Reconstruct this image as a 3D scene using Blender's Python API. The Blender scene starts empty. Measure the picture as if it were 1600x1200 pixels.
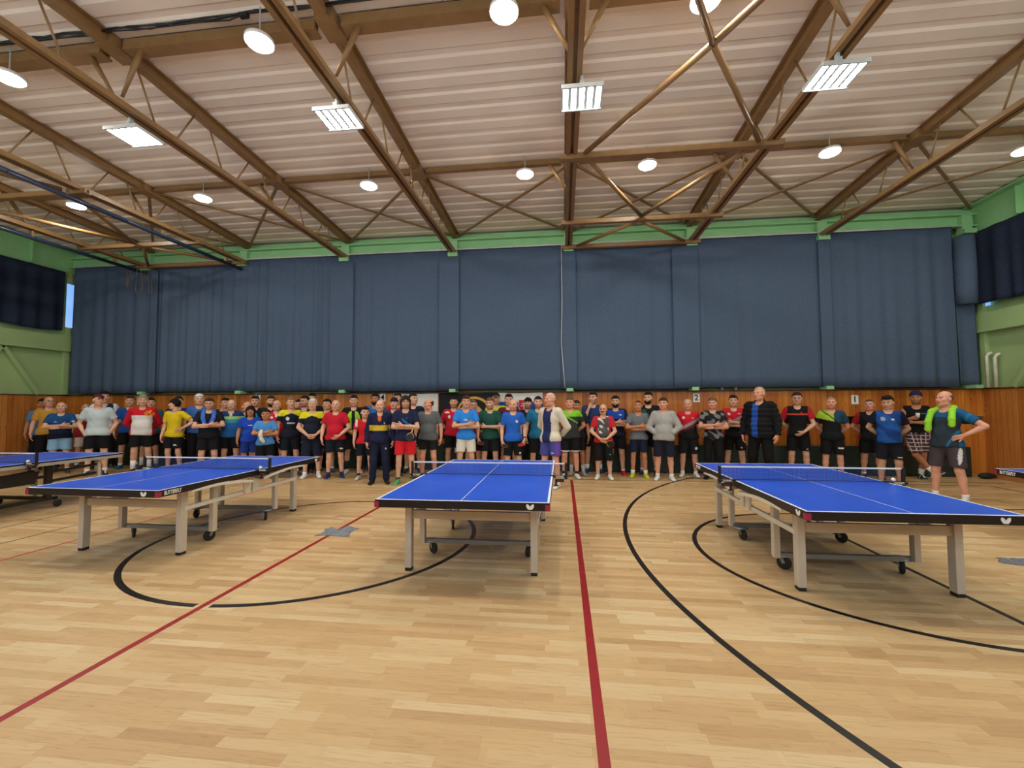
import bpy, math, random
import numpy as np
from mathutils import Vector, Matrix

S = bpy.context.scene
COL = S.collection
PI = math.pi
def lin(h):
    c = [int(h[i:i+2], 16)/255 for i in (0, 2, 4)]
    return tuple(x/12.92 if x <= .04045 else ((x+.055)/1.055)**2.4 for x in c)

# ------------------------------------------------------------------ camera, sky, exposure
cam_d = bpy.data.cameras.new('camera'); cam = bpy.data.objects.new('camera', cam_d); COL.objects.link(cam)
F_PX, YAW, PITCH, ROLL, CAM_H = 673.07, .1170, .0470, -.0040, 1.588
cam_d.sensor_fit = 'HORIZONTAL'; cam_d.sensor_width = 36.0; cam_d.lens = F_PX/1600*36.0
cam_d.clip_start = .05; cam_d.clip_end = 100
fw = Vector((-math.sin(YAW)*math.cos(PITCH), math.cos(YAW)*math.cos(PITCH), math.sin(PITCH)))
rt = Vector((math.cos(YAW), math.sin(YAW), 0)); up = rt.cross(fw)
rt, up = math.cos(ROLL)*rt+math.sin(ROLL)*up, -math.sin(ROLL)*rt+math.cos(ROLL)*up
M = Matrix((rt, up, -fw)).transposed().to_4x4(); M.translation = (0, 0, CAM_H)
cam.matrix_world = M
S.camera = cam
S.view_settings.view_transform = 'Standard'; S.view_settings.look = 'None'
S.view_settings.exposure = -0.06; S.view_settings.gamma = 1.0; S.view_settings.use_curve_mapping = False
W = bpy.data.worlds.new('sky'); S.world = W; W.use_nodes = True
W.node_tree.nodes['Background'].inputs[0].default_value = (.55, .7, 1, 1)
W.node_tree.nodes['Background'].inputs[1].default_value = .4
S.cycles.max_bounces = 8; S.cycles.diffuse_bounces = 5; S.cycles.glossy_bounces = 3
S.cycles.transparent_max_bounces = 8; S.cycles.caustics_reflective = False; S.cycles.caustics_refractive = False
S.cycles.use_denoising = True
LED_W, LAMP_W, FILL_W = 40.0, 190.0, 2.7      # lamp strengths: LED flood strips, round lamps, added fill panes

# hall dimensions (metres): X along the far wall, Y away from the camera, Z up
XL, XR, YB, YF = -13.6, 9.0, 10.42, -.62
YC = 4.9                                     # ridge line
KX = [.17+2.82*k for k in range(-4, 3)]      # truss lines
def roof_z(y): return 5.88+.045*(5.5-abs(y-YC))

# ------------------------------------------------------------------ materials
MATS = {}
def nodes(m):
    m.use_nodes = True; nt = m.node_tree
    return nt, nt.nodes['Principled BSDF']
def setin(b, n, v):
    if n in b.inputs: b.inputs[n].default_value = v
def mat(name, hexc, rough=.5, metal=0, var=.10, scale=6., bump=0, spec=.5):
    """plain surface with a little procedural mottling"""
    m = bpy.data.materials.new(name); nt, b = nodes(m); c = lin(hexc)
    t = nt.nodes.new('ShaderNodeTexCoord'); n = nt.nodes.new('ShaderNodeTexNoise'); n.inputs['Scale'].default_value = scale
    n.inputs['Detail'].default_value = 3
    r = nt.nodes.new('ShaderNodeValToRGB')
    r.color_ramp.elements[0].position = .3; r.color_ramp.elements[1].position = .7
    r.color_ramp.elements[0].color = tuple(x*(1-var) for x in c)+(1,)
    r.color_ramp.elements[1].color = tuple(min(1, x*(1+var)) for x in c)+(1,)
    nt.links.new(t.outputs['Object'], n.inputs['Vector']); nt.links.new(n.outputs['Fac'], r.inputs['Fac'])
    nt.links.new(r.outputs['Color'], b.inputs['Base Color'])
    b.inputs['Roughness'].default_value = rough; b.inputs['Metallic'].default_value = metal
    setin(b, 'Specular IOR Level', spec)
    if bump:
        bp = nt.nodes.new('ShaderNodeBump'); bp.inputs['Strength'].default_value = bump; bp.inputs['Distance'].default_value = .01
        nt.links.new(n.outputs['Fac'], bp.inputs['Height']); nt.links.new(bp.outputs['Normal'], b.inputs['Normal'])
    MATS[name] = m; return m
def emit(name, rgb, s):
    m = bpy.data.materials.new(name); nt, b = nodes(m)
    b.inputs['Base Color'].default_value = (.8, .8, .8, 1)
    b.inputs['Emission Color'].default_value = tuple(rgb)+(1,); b.inputs['Emission Strength'].default_value = s
    MATS[name] = m; return m
class NB:
    """tiny node helper"""
    def __init__(s, m): s.nt, s.b = nodes(m)
    def n(s, t, **k):
        x = s.nt.nodes.new('ShaderNode'+t)
        for a, v in k.items(): setattr(x, a, v)
        return x
    def l(s, a, b): s.nt.links.new(a, b)
    def math(s, op, a, b=None, c=None):
        x = s.n('Math', operation=op)
        for i, v in enumerate((a, b, c)):
            if v is None: continue
            if hasattr(v, 'links'): s.l(v, x.inputs[i])
            else: x.inputs[i].default_value = v
        return x.outputs[0]
    def xyz(s, obj=True):
        t = s.n('TexCoord'); p = s.n('SeparateXYZ'); s.l(t.outputs['Object'], p.inputs[0]); return t.outputs['Object'], p.outputs
    def comb(s, x, y, z):
        c = s.n('CombineXYZ')
        for i, v in enumerate((x, y, z)):
            if hasattr(v, 'links'): s.l(v, c.inputs[i])
            else: c.inputs[i].default_value = v
        return c.outputs[0]
    def ramp(s, f, stops):
        r = s.n('ValToRGB'); e = r.color_ramp.elements
        while len(e) < len(stops): e.new(.5)
        for i, (p, c) in enumerate(stops): e[i].position = p; e[i].color = (lin(c) if isinstance(c, str) else c)+(1,)
        s.l(f, r.inputs[0]); return r.outputs[0]
    def mix(s, f, a, b, mode='MIX'):
        x = s.n('MixRGB', blend_type=mode)
        for i, v in enumerate((f, a, b)):
            if hasattr(v, 'links'): s.l(v, x.inputs[i])
            elif i == 0: x.inputs[0].default_value = v
            else: x.inputs[i].default_value = (lin(v) if isinstance(v, str) else tuple(v))+(1,)
        return x.outputs[0]

def parquet():
    m = bpy.data.materials.new('parquet'); q = NB(m); o, p = q.xyz()
    row = q.math('FLOOR', q.math('DIVIDE', p[1], .068))
    w1 = q.n('TexWhiteNoise', noise_dimensions='1D'); q.l(row, w1.inputs['W'])
    col = q.math('FLOOR', q.math('DIVIDE', q.math('ADD', p[0], q.math('MULTIPLY', w1.outputs['Value'], 3.0)), .52))
    w2 = q.n('TexWhiteNoise', noise_dimensions='2D'); q.l(q.comb(row, col, 0), w2.inputs['Vector'])
    # boards of three strips
    row3 = q.math('FLOOR', q.math('DIVIDE', row, 3.0))
    w3 = q.n('TexWhiteNoise', noise_dimensions='1D'); q.l(row3, w3.inputs['W'])
    col3 = q.math('FLOOR', q.math('DIVIDE', q.math('ADD', p[0], q.math('MULTIPLY', w3.outputs['Value'], 5.0)), 2.2))
    w4 = q.n('TexWhiteNoise', noise_dimensions='2D'); q.l(q.comb(row3, col3, 0), w4.inputs['Vector'])
    tone = q.math('ADD', q.math('MULTIPLY', w2.outputs['Value'], .72), q.math('MULTIPLY', w4.outputs['Value'], .28))
    base = q.ramp(tone, [(.04, 'b69264'), (.25, 'c6a173'), (.6, 'cfad7d'), (.96, 'dac095')])
    g = q.n('TexNoise'); g.inputs['Scale'].default_value = 1; g.inputs['Detail'].default_value = 5; g.inputs['Distortion'].default_value = 1.2
    q.l(q.comb(q.math('ADD', q.math('MULTIPLY', p[0], 5), q.math('MULTIPLY', w2.outputs['Value'], 40)), q.math('MULTIPLY', p[1], 70), 0), g.inputs['Vector'])
    grain = q.ramp(g.outputs['Fac'], [(.3, (.80, .76, .70)), (.5, (1, 1, 1)), (.75, (1, .99, .97))])
    c = q.mix(.8, base, grain, 'MULTIPLY')
    fy = q.math('FRACT', q.math('DIVIDE', p[1], .068)); fx = q.math('FRACT', q.math('DIVIDE', q.math('ADD', p[0], q.math('MULTIPLY', w1.outputs['Value'], 3.0)), .52))
    gap = q.math('MAXIMUM', q.math('LESS_THAN', fy, .018), q.math('LESS_THAN', fx, .004))
    c = q.mix(q.math('MULTIPLY', gap, .22), c, '6e4c2a')
    q.l(c, q.b.inputs['Base Color'])
    rn = q.n('TexNoise'); rn.inputs['Scale'].default_value = 1.3; q.l(o, rn.inputs['Vector'])
    q.l(q.math('ADD', q.math('MULTIPLY', rn.outputs['Fac'], .16), .33), q.b.inputs['Roughness'])
    setin(q.b, 'Specular IOR Level', .38)
    MATS['parquet'] = m
def panel_wood(name, axis, c1, c2, c3):
    m = bpy.data.materials.new(name); q = NB(m); o, p = q.xyz(); u = p[axis]
    bi = q.math('FLOOR', q.math('DIVIDE', u, .115))
    w = q.n('TexWhiteNoise', noise_dimensions='1D'); q.l(bi, w.inputs['W'])
    g = q.n('TexNoise'); g.inputs['Scale'].default_value = 1; g.inputs['Detail'].default_value = 4; g.inputs['Distortion'].default_value = .8
    q.l(q.comb(q.math('MULTIPLY', u, 38), q.math('MULTIPLY', w.outputs['Value'], 60), q.math('MULTIPLY', p[2], 2.2)), g.inputs['Vector'])
    t = q.math('ADD', q.math('MULTIPLY', g.outputs['Fac'], .6), q.math('MULTIPLY', w.outputs['Value'], .4))
    c = q.ramp(t, [(.25, c1), (.5, c2), (.75, c3)])
    v = q.n('TexVoronoi'); v.inputs['Scale'].default_value = 1
    q.l(q.comb(q.math('MULTIPLY', u, 8.7), 0, q.math('MULTIPLY', p[2], 3.4)), v.inputs['Vector'])
    kn = q.math('LESS_THAN', v.outputs['Distance'], .085)
    c = q.mix(q.math('MULTIPLY', kn, .7), c, '3a1c0c')
    f = q.math('FRACT', q.math('DIVIDE', u, .115))
    c = q.mix(q.math('MULTIPLY', q.math('LESS_THAN', f, .05), .65), c, '2e160a')
    q.l(c, q.b.inputs['Base Color']); q.b.inputs['Roughness'].default_value = .42
    MATS[name] = m
def table_blue():
    m = bpy.data.materials.new('table_blue'); q = NB(m); o, p = q.xyz()
    ax = q.math('ABSOLUTE', p[0]); ay = q.math('ABSOLUTE', p[1])
    l = q.math('MAXIMUM', q.math('GREATER_THAN', ax, .7425), q.math('GREATER_THAN', ay, 1.350))
    l = q.math('MAXIMUM', l, q.math('LESS_THAN', ax, .003))
    l = q.math('MULTIPLY', l, q.math('GREATER_THAN', p[2], .7585))
    n = q.n('TexNoise'); n.inputs['Scale'].default_value = 3; q.l(o, n.inputs['Vector'])
    c = q.ramp(n.outputs['Fac'], [(.3, '2355d0'), (.7, '285cda')])
    q.l(q.mix(l, c, 'f2f4f6'), q.b.inputs['Base Color']); q.b.inputs['Roughness'].default_value = .30
    setin(q.b, 'Specular IOR Level', .3)
    MATS['table_blue'] = m
def attr_mat(name, rough, weave):
    m = bpy.data.materials.new(name); q = NB(m)
    a = q.n('Attribute', attribute_name='col'); t = q.n('TexCoord')
    n = q.n('TexNoise'); n.inputs['Scale'].default_value = weave; n.inputs['Detail'].default_value = 2; q.l(t.outputs['Object'], n.inputs['Vector'])
    f = q.ramp(n.outputs['Fac'], [(.3, (.88, .88, .88)), (.7, (1, 1, 1))])
    q.l(q.mix(1, a.outputs['Color'], f, 'MULTIPLY'), q.b.inputs['Base Color']); q.b.inputs['Roughness'].default_value = rough
    setin(q.b, 'Specular IOR Level', .25); MATS[name] = m
def curtain_mat(name, ca, cb):
    m = bpy.data.materials.new(name); q = NB(m); o, p = q.xyz()
    n = q.n('TexNoise'); n.inputs['Scale'].default_value = 1; n.inputs['Detail'].default_value = 4
    q.l(q.comb(q.math('MULTIPLY', p[0], 60), p[1], q.math('MULTIPLY', p[2], 60)), n.inputs['Vector'])
    q.l(q.ramp(n.outputs['Fac'], [(.3, ca), (.7, cb)]), q.b.inputs['Base Color'])
    q.b.inputs['Roughness'].default_value = .9; setin(q.b, 'Specular IOR Level', .1); MATS[name] = m
parquet(); panel_wood('panel_back', 0, '9a5018', 'bc6e26', 'd28836'); panel_wood('panel_side', 1, 'a25c24', 'bb7634', 'cc8c48')
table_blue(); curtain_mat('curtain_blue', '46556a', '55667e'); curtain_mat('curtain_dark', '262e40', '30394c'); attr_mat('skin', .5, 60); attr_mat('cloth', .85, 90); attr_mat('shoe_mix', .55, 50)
mat('line_red', '980a18', .4); mat('line_black', '110d0c', .4); mat('line_brown', '5a3c26', .45); mat('line_redthin', 'c04a35', .45)
mat('green_wall', 'a3bf84', .7, var=.04, scale=2); mat('green_steel', '90c78e', .5, var=.06, scale=3)
mat('roof_sheet', 'ece2d2', .55, var=.05, scale=1.2); mat('truss_brown', '8a6a42', .38, var=.12, scale=8)
mat('gap_shade', '1b120c', .8); mat('mat_green', '1a2f27', .6, var=.08); mat('baseboard_wood', 'b48450', .5)
mat('black_metal', '18181a', .4); mat('black_rubber', '1d1c1c', .7); mat('apron_black', '141417', .35, var=.05)
mat('leg_beige', 'c8c0b0', .42, metal=.15, var=.04); mat('arch_white', 'd8d2c4', .42, var=.03); mat('steel_grey', '8d9290', .4, metal=.6, var=.05)
mat('apron_grey', 'a8a79c', .45); mat('corner_red', '9c2444', .4); mat('white_paint', 'e9e9e6', .5, var=.02); mat('tape_white', 'ecece8', .7, var=.03)
mat('net_thread', '27324e', .8); mat('ball_white', 'f2f0ea', .45, var=.01); mat('lamp_grey', 'b5b9b8', .45, metal=.3)
mat('cable_black', '151312', .6); mat('pipe_blue', '2b3850', .35, var=.08); mat('rope_tan', '756b56', .9); mat('rag_grey', '7a8086', .95, var=.2, scale=30)
mat('flag_white', 'dcdad4', .85, var=.03); mat('flag_black', '17171a', .85); mat('flag_gold', 'c89a44', .7, var=.15); mat('flag_cream', 'c7a878', .8, var=.12)
mat('flag_blue', '2546a0', .85); mat('flag_red', 'c02330', .85); mat('racket_red', 'b21f24', .5); mat('racket_wood', 'c69a5c', .5); mat('towel_blue', '3f6fd0', .95, var=.15, scale=40, bump=.4)
mat('towel_lime', '9ade34', .95, var=.1, scale=40, bump=.4); mat('towel_white', 'dcd9cf', .95, var=.06, scale=40, bump=.4); mat('pipe_white', 'dedcd0', .5); mat('lens_black', '111114', .3)
mat('wood_dark', '4a2412', .6); mat('rag_stripe', '6d7076', .95, var=.35, scale=45)
emit('led_white', (.86, 1, .97), LED_W); emit('lamp_warm', (1, .93, .80), LAMP_W); emit('fill_pane', (.75, .87, 1), FILL_W); emit('day_gap', (.16, .42, 1), 1.0)

# ------------------------------------------------------------------ mesh helpers
class MB:
    def __init__(s): s.v = []; s.f = []
    def add(s, vs, fs):
        n = len(s.v); s.v += [tuple(v) for v in vs]; s.f += [tuple(i+n for i in f) for f in fs]; return s
    def box(s, c, d, rz=0):
        cx, cy, cz = c; a, b, h = d[0]/2, d[1]/2, d[2]/2; co, si = math.cos(rz), math.sin(rz)
        vs = [(cx+x*co-y*si, cy+x*si+y*co, cz+z) for z in (-h, h) for x, y in ((-a, -b), (a, -b), (a, b), (-a, b))]
        return s.add(vs, [(3, 2, 1, 0), (4, 5, 6, 7), (0, 1, 5, 4), (1, 2, 6, 5), (2, 3, 7, 6), (3, 0, 4, 7)])
    def bar(s, p, q, w, h, ref=(0, 0, 1)):
        p, q = Vector(p), Vector(q); d = (q-p).normalized(); r = Vector(ref)
        if abs(d.dot(r)) > .98: r = Vector((0, 1, 0))
        x = d.cross(r).normalized(); y = x.cross(d)
        vs = [o+x*a*w/2+y*b*h/2 for o in (p, q) for a, b in ((-1, -1), (1, -1), (1, 1), (-1, 1))]
        return s.add(vs, [(0, 1, 2, 3), (7, 6, 5, 4), (4, 5, 1, 0), (5, 6, 2, 1), (6, 7, 3, 2), (7, 4, 0, 3)])
    def tube(s, pts, r, n=8, cap=True):
        pts = [Vector(p) for p in pts]; rs = r if isinstance(r, (list, tuple)) else [r]*len(pts); vs = []; fs = []; px = None
        for i, p in enumerate(pts):
            d = (pts[min(i+1, len(pts)-1)]-pts[max(i-1, 0)]).normalized()
            if px is None:
                px = d.cross(Vector((0, 0, 1)) if abs(d.z) < .9 else Vector((1, 0, 0))).normalized()
            else: px = (px-d*px.dot(d)).normalized()
            y = d.cross(px)
            vs += [p+(px*math.cos(2*PI*k/n)+y*math.sin(2*PI*k/n))*rs[i] for k in range(n)]
        for i in range(len(pts)-1):
            for k in range(n):
                a, b = i*n+k, i*n+(k+1) % n; fs.append((a, b, b+n, a+n))
        if cap: fs += [tuple(range(n))[::-1], tuple(range(len(vs)-n, len(vs)))]
        return s.add(vs, fs)
    def lathe(s, prof, c, n=20, axis='z'):
        vs = []; fs = []
        for r, z in prof:
            for k in range(n):
                a = 2*PI*k/n; x, y = r*math.cos(a), r*math.sin(a)
                vs.append({'z': (c[0]+x, c[1]+y, c[2]+z), 'x': (c[0]+z, c[1]+x, c[2]+y), 'y': (c[0]+y, c[1]+z, c[2]+x)}[axis])
        for i in range(len(prof)-1):
            for k in range(n):
                a, b = i*n+k, i*n+(k+1) % n; fs.append((a, b, b+n, a+n))
        fs += [tuple(range(n))[::-1], tuple(range(len(vs)-n, len(vs)))]
        return s.add(vs, fs)
    def prism(s, poly, o, ux, uy, un, t):
        """extrude a 2-D outline: point = o + ux*a + uy*b, thickness t along un"""
        o, ux, uy, un = map(Vector, (o, ux, uy, un)); n = len(poly)
        vs = [o+ux*a+uy*b for a, b in poly]+[o+ux*a+uy*b+un*t for a, b in poly]
        fs = [tuple(range(n))[::-1], tuple(range(n, 2*n))]+[(i, (i+1) % n, (i+1) % n+n, i+n) for i in range(n)]
        return s.add(vs, fs)
    def build(s, name, m, parent=None, smooth=False, bevel=0):
        me = bpy.data.meshes.new(name); me.from_pydata([tuple(v) for v in s.v], [], s.f)
        o = bpy.data.objects.new(name, me); COL.objects.link(o)
        me.materials.append(MATS[m] if isinstance(m, str) else m)
        if parent: o.parent = parent
        if smooth: me.polygons.foreach_set('use_smooth', [True]*len(me.polygons))
        if bevel:
            b = o.modifiers.new('bevel', 'BEVEL'); b.width = bevel; b.segments = 2; b.limit_method = 'ANGLE'
        return o
def tag(o, label=None, cat=None, group=None, kind=None):
    if label: o['label'] = label
    if cat: o['category'] = cat
    if group: o['group'] = group
    if kind: o['kind'] = kind
    return o
def empty(name, loc=(0, 0, 0), rz=0):
    e = bpy.data.objects.new(name, None); e.location = loc; e.rotation_euler = (0, 0, rz); COL.objects.link(e); e.empty_display_size = .1
    return e
def copy_tree(o, parent=None):
    c = o.copy(); COL.objects.link(c)
    if parent: c.parent = parent
    for ch in list(o.children): copy_tree(ch, c)
    return c
def struct(name, mb, m, **k):
    o = mb.build(name, m, **k); o['kind'] = 'structure'; return o
def text(name, body, size, m, parent, loc, rot, depth=.001):
    """lettering as a thin raised mesh"""
    c = bpy.data.curves.new(name, 'FONT'); c.body = body; c.size = size; c.extrude = depth; c.align_x = 'CENTER'; c.align_y = 'CENTER'; c.resolution_u = 2; c.offset = size*.02
    t = bpy.data.objects.new(name, c); COL.objects.link(t); bpy.context.view_layer.update()
    me = bpy.data.meshes.new_from_object(t.evaluated_get(bpy.context.evaluated_depsgraph_get())); bpy.data.objects.remove(t); bpy.data.curves.remove(c)
    o = bpy.data.objects.new(name, me); COL.objects.link(o); me.materials.clear(); me.materials.append(MATS[m]); o.location = loc; o.rotation_euler = rot
    if parent: o.parent = parent
    return o

# ------------------------------------------------------------------ room shell
struct('floor', MB().box(((XL+XR)/2, (YB+YF)/2, -.05), (XR-XL+.6, YB-YF+.6, .1)), 'parquet')
# roof sheets: trapezoid ribs running along X
def roof():
    mb = MB(); pitch = .31; prof = []; y = YF-.3
    while y < YB+.35:
        for dy, dz in ((0, 0), (.16, 0), (.195, .022), (.275, .022)): prof.append((y+dy, roof_z(y+dy)+dz))
        y += pitch
    prof.append((y, roof_z(y)))
    n = len(prof); vs = [(x, a, b) for x in (XL-.3, XR+.3) for a, b in prof]+[(x, a, b+.02) for x in (XL-.3, XR+.3) for a, b in prof]
    fs = [(i+1, i, n+i, n+i+1) for i in range(n-1)]+[(2*n+i, 2*n+i+1, 3*n+i+1, 3*n+i) for i in range(n-1)]
    mb.add(vs, fs); struct('ceiling', mb, 'roof_sheet')
roof()
ZP = 1.87
def wall_back():
    w = XR-XL+.4; cx = (XL+XR)/2
    struct('wall_back', MB().box((cx, YB+.20, 3.05), (w, .15, 6.1)), 'green_wall')
    mb = MB().box((cx, YB+.05, (1.29+ZP)/2), (w-.4, .14, ZP-1.29)).box((cx, YB+.05, .56), (w-.4, .14, 1.12))
    struct('wall_panelling_back', mb, 'panel_back')
    struct('trim_1', MB().box((cx, YB+.115, 1.2), (w-.4, .012, .2)), 'gap_shade')  # near-black colour puts the shade of the panel recess into its backing
    struct('trim_2', MB().box((cx, YB+.03, ZP+.012), (w-.4, .19, .024)), 'wood_dark')
    struct('baseboard_back', MB().box((cx, YB-.035, .03), (w-.4, .03, .06)), 'baseboard_wood')
wall_back()
def side_wall(name, x, sgn, k):
    ym, L = (YB+YF)/2, YB-YF+.6
    struct(name, MB().box((x+sgn*.10, ym, 3.05), (.15, L, 6.1)), 'green_wall')
    struct('wall_panelling_'+name.split('_')[1], MB().box((x-sgn*.02+sgn*.02, ym, ZP/2), (.06, YB-YF-.02, ZP)), 'panel_side')
    struct('trim_%d' % k, MB().box((x, ym, ZP+.012), (.1, YB-YF, .024)), 'wood_dark')
    struct('baseboard_'+name.split('_')[1], MB().box((x-sgn*.045, ym, .03), (.03, YB-YF-.2, .06)), 'baseboard_wood')
    # window ledge girder, posts and diagonal braces of the frame
    struct('trim_%d' % (k+1), MB().box((x-sgn*.03, ym, 3.32), (.12, L-.6, .36)).box((x-sgn*.06, ym, 3.11), (.2, L-.6, .06)), 'green_wall')
    b = MB()
    for y0 in (YB-1.5, YB-4.6, YB-7.7):
        b.bar((x-sgn*.03, y0, 3.08), (x-sgn*.03, y0+.75, 1.9), .08, .12, (1, 0, 0)); b.bar((x-sgn*.03, y0, 3.08), (x-sgn*.03, y0-.75, 1.9), .08, .12, (1, 0, 0))
    b.bar((x-sgn*.03, YB-.14, 1.9), (x-sgn*.03, YB-.14, 5.3), .1, .12)
    struct('trim_%d' % (k+2), b, 'green_wall')
    # sloping eave girder
    pr = [(-.62, 5.20), (YB, 5.20), (YB, roof_z(YB)+.02), (YC, roof_z(YC)+.02), (-.62, roof_z(-.6)+.02)]
    pr2 = [(YF, 5.27), (YB, 5.27), (YB, roof_z(YB)-.03), (YC, roof_z(YC)-.03), (YF, roof_z(YF)-.03)]
    g = MB().prism(pr2, (x-sgn*.06, 0, 0), (0, 1, 0), (0, 0, 1), (sgn, 0, 0), .08)
    g.bar((x-sgn*.12, YC, roof_z(YC)-.05), (x-sgn*.12, YB, roof_z(YB)-.05), .2, .035); g.bar((x-sgn*.12, YC, roof_z(YC)-.05), (x-sgn*.12, YF, roof_z(YF)-.05), .2, .035)
    for y in (9.35, 8.0, 6.6, 5.2): g.box((x-sgn*.10, y, 5.55), (.13, .02, .55))
    struct('trim_%d' % (k+3), g, 'green_steel')
side_wall('wall_left', XL, -1, 3)
side_wall('wall_right', XR, 1, 7)
# wall behind the camera, with unseen glowing panes added as frontal fill
struct('wall_front', MB().box(((XL+XR)/2, YF-.15, 3.05), (XR-XL+.6, .15, 6.1)), 'green_wall')
struct('wall_panelling_front', MB().box(((XL+XR)/2, YF-.03, ZP/2), (XR-XL, .06, ZP)), 'panel_back')
for i in range(8):
    x0 = XL+1.5+2.82*i
    w = struct('daylight_panel_%d' % (i+1), MB().box((x0, YF-.06, 3.7), (2.5, .06, 2.9)), 'white_paint')
    MB().box((x0, YF-.025, 3.7), (2.34, .02, 2.74)).build('pane', 'fill_pane', w)
struct('daylight_panel_9', MB().box((XL+.09, YB-.13, 4.35), (.012, .18, 1.2)), 'day_gap')
struct('daylight_panel_10', MB().box((XR-.02, YB-.22, 3.72), (.012, .16, .16)), 'day_gap')
# eave girder over the far wall, with the column heads
g = MB(); cx = (XL+XR)/2; wd = XR-XL-.1
g.box((cx, YB-.06, 5.53), (wd, .03, .26)); g.box((cx, YB-.10, 5.42), (wd, .14, .03)); g.box((cx, YB-.09, 5.66), (wd, .2, .03)); g.box((cx, YB-.0, 5.75), (wd, .05, .17))
struct('trim_11', g, 'green_steel')
for i, x in enumerate(KX+[8.72]):
    c = MB().box((x, YB-.0, 3.6), (.2, .16, 3.42)).box((x, YB-.16, 5.27), (.24, .22, .10)).box((x, YB-.12, 5.47), (.2, .14, .34)).box((x, YB-.17, 1.925), (.15, .2, .075))
    struct('trim_%d' % (12+i), c, 'green_steel')
struct('trim_30', MB().bar((XL+.3, YB-.22, 5.395), (8.6, YB-.22, 5.395), .03, .03), 'lamp_grey')

# floor markings
Z0 = .0008
def strip(name, pts, w, m):
    v = []; f = []
    for i, p in enumerate(pts):
        a = Vector(pts[max(i-1, 0)]); b = Vector(pts[min(i+1, len(pts)-1)]); d = (b-a).normalized(); n = Vector((-d.y, d.x))*w/2
        for z in (0, Z0): v += [(p[0]-n.x, p[1]-n.y, z), (p[0]+n.x, p[1]+n.y, z)]
    for i in range(len(pts)-1):
        a = 4*i; b = a+4; f += [(a+2, b+2, b+3, a+3), (a, b, b+2, a+2), (b+1, a+1, a+3, b+3)]
    return struct(name, MB().add(v, f), m)
def arc(c, r, a0, a1, n=96): return [(c[0]+r*math.cos(math.radians(a0+(a1-a0)*i/n)), c[1]+r*math.sin(math.radians(a0+(a1-a0)*i/n))) for i in range(n+1)]
strip('floor_line', [(.168, 9.18), (.168, YF+.1)], .055, 'line_red')
strip('floor_line', [(-2.85, 9.2), (-2.85, YF+.1)], .05, 'line_red')
strip('floor_line', arc((-2.93, 5.03), 1.845, -85.6, 270.6), .055, 'line_black')
strip('floor_line', arc((3.24, 4.93), 1.77, 88, 272), .05, 'line_black')
strip('floor_line', [(3.27, 3.1), (3.27, 6.7)], .05, 'line_black')
strip('floor_line', [(3.27, 3.16), (8.6, 2.24)], .05, 'line_black')
strip('floor_line', [(3.27, 6.7), (8.6, 7.62)], .05, 'line_black')
strip('floor_line', arc((7.2, 5.03), 6.46, 133, 227)+[(7.6, .1)], .052, 'line_black')
strip('floor_line', [(2.7, 9.62), (8.6, 9.62)], .05, 'line_black')
strip('floor_line', [(-5.86, 1), (-5.6, 9.2)], .035, 'line_redthin')
strip('floor_line', [(-6.47, 1), (-6.47, 9.2)], .025, 'line_brown')
strip('floor_line', [(-7.3, 1), (-7.3, 9.2)], .025, 'line_brown')
strip('floor_line', [(-12.5, 9.27), (7.9, 9.27)], .04, 'line_brown')
strip('floor_line', [(8.05, 1), (8.05, 9.27)], .04, 'line_brown')
# ------------------------------------------------------------------ curtains
def curtain(label, a, b, z0, z1, amp, wl, seed, y=YB-.17, along='x', fixed=0, hem=.0, m_='curtain_blue'):
    """hanging cloth: folds deepen towards the hem; along x (far wall) or y (side walls)"""
    rnd = random.Random(seed); n = max(8, int(abs(b-a)/.025)); m = 14; v = []; f = []
    ph = [rnd.uniform(0, 6.28) for _ in range(6)]; ws = [wl*rnd.uniform(.6, 1.7) for _ in range(6)]; am = [rnd.uniform(.4, 1) for _ in range(6)]
    for j in range(m+1):
        t = j/m; z = z1+(z0-z1)*t
        for i in range(n+1):
            u = a+(b-a)*i/n
            d = sum(am[k]*math.sin(u*6.28/ws[k]+ph[k]+.25*math.sin(3*t+k)) for k in range(6))/2.6
            d = amp*d*(.35+.65*t**.7)
            zz = z+(hem*math.sin(u*3.1+seed) if j == m else 0)
            v.append((u, y+d, zz) if along == 'x' else (fixed+d, u, zz))
    for j in range(m):
        for i in range(n):
            p = j*(n+1)+i; f.append((p, p+1, p+n+2, p+n+1))
    o = MB().add(v, f).build('curtain', m_, smooth=True)
    s = o.modifiers.new('thick', 'SOLIDIFY'); s.thickness = .006
    tag(o, label, 'curtain', 'blue curtains of the hall'); return o
CT, CB = 5.385, 1.955
wide = [(-13.34, -10.84, 'wide blue curtain in the far left corner, under the hanging ropes', .034, .36),
        (-10.80, -5.55, 'widest blue curtain on the far wall, deeply folded towards its hem', .036, .27),
        (-5.50, -2.78, 'blue curtain with even folds, right of the widest far wall curtain', .026, .24),
        (-2.72, .15, 'smooth flat blue curtain left of the long white cord', .007, .7),
        (.20, 2.80, 'blue curtain just right of the long white cord', .016, .3),
        (2.86, 5.78, 'blue curtain above the two men in red and black polos', .016, .42),
        (5.83, 8.42, 'last wide blue curtain, in the far right corner', .022, .4)]
for i, (a, b, l, am, wl) in enumerate(wide): curtain(l, a, b, CB-(.0 if i % 2 else .03), CT, am, wl, 10+i)
narrow = [(-10.93, -10.71, 'narrow curtain strip between the corner curtain and the widest curtain'), (-5.84, -5.21, 'narrow curtain strip right of the widest far wall curtain'),
          (-3.0, -2.49, 'narrow curtain strip left of the smooth flat curtain'), (-.01, .34, 'narrow curtain strip beside the long white cord'),
          (2.54, 3.12, 'narrow curtain strip above the hooded man and the number 2 card'), (5.68, 5.94, 'narrow curtain strip left of the last wide curtain')]
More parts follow.
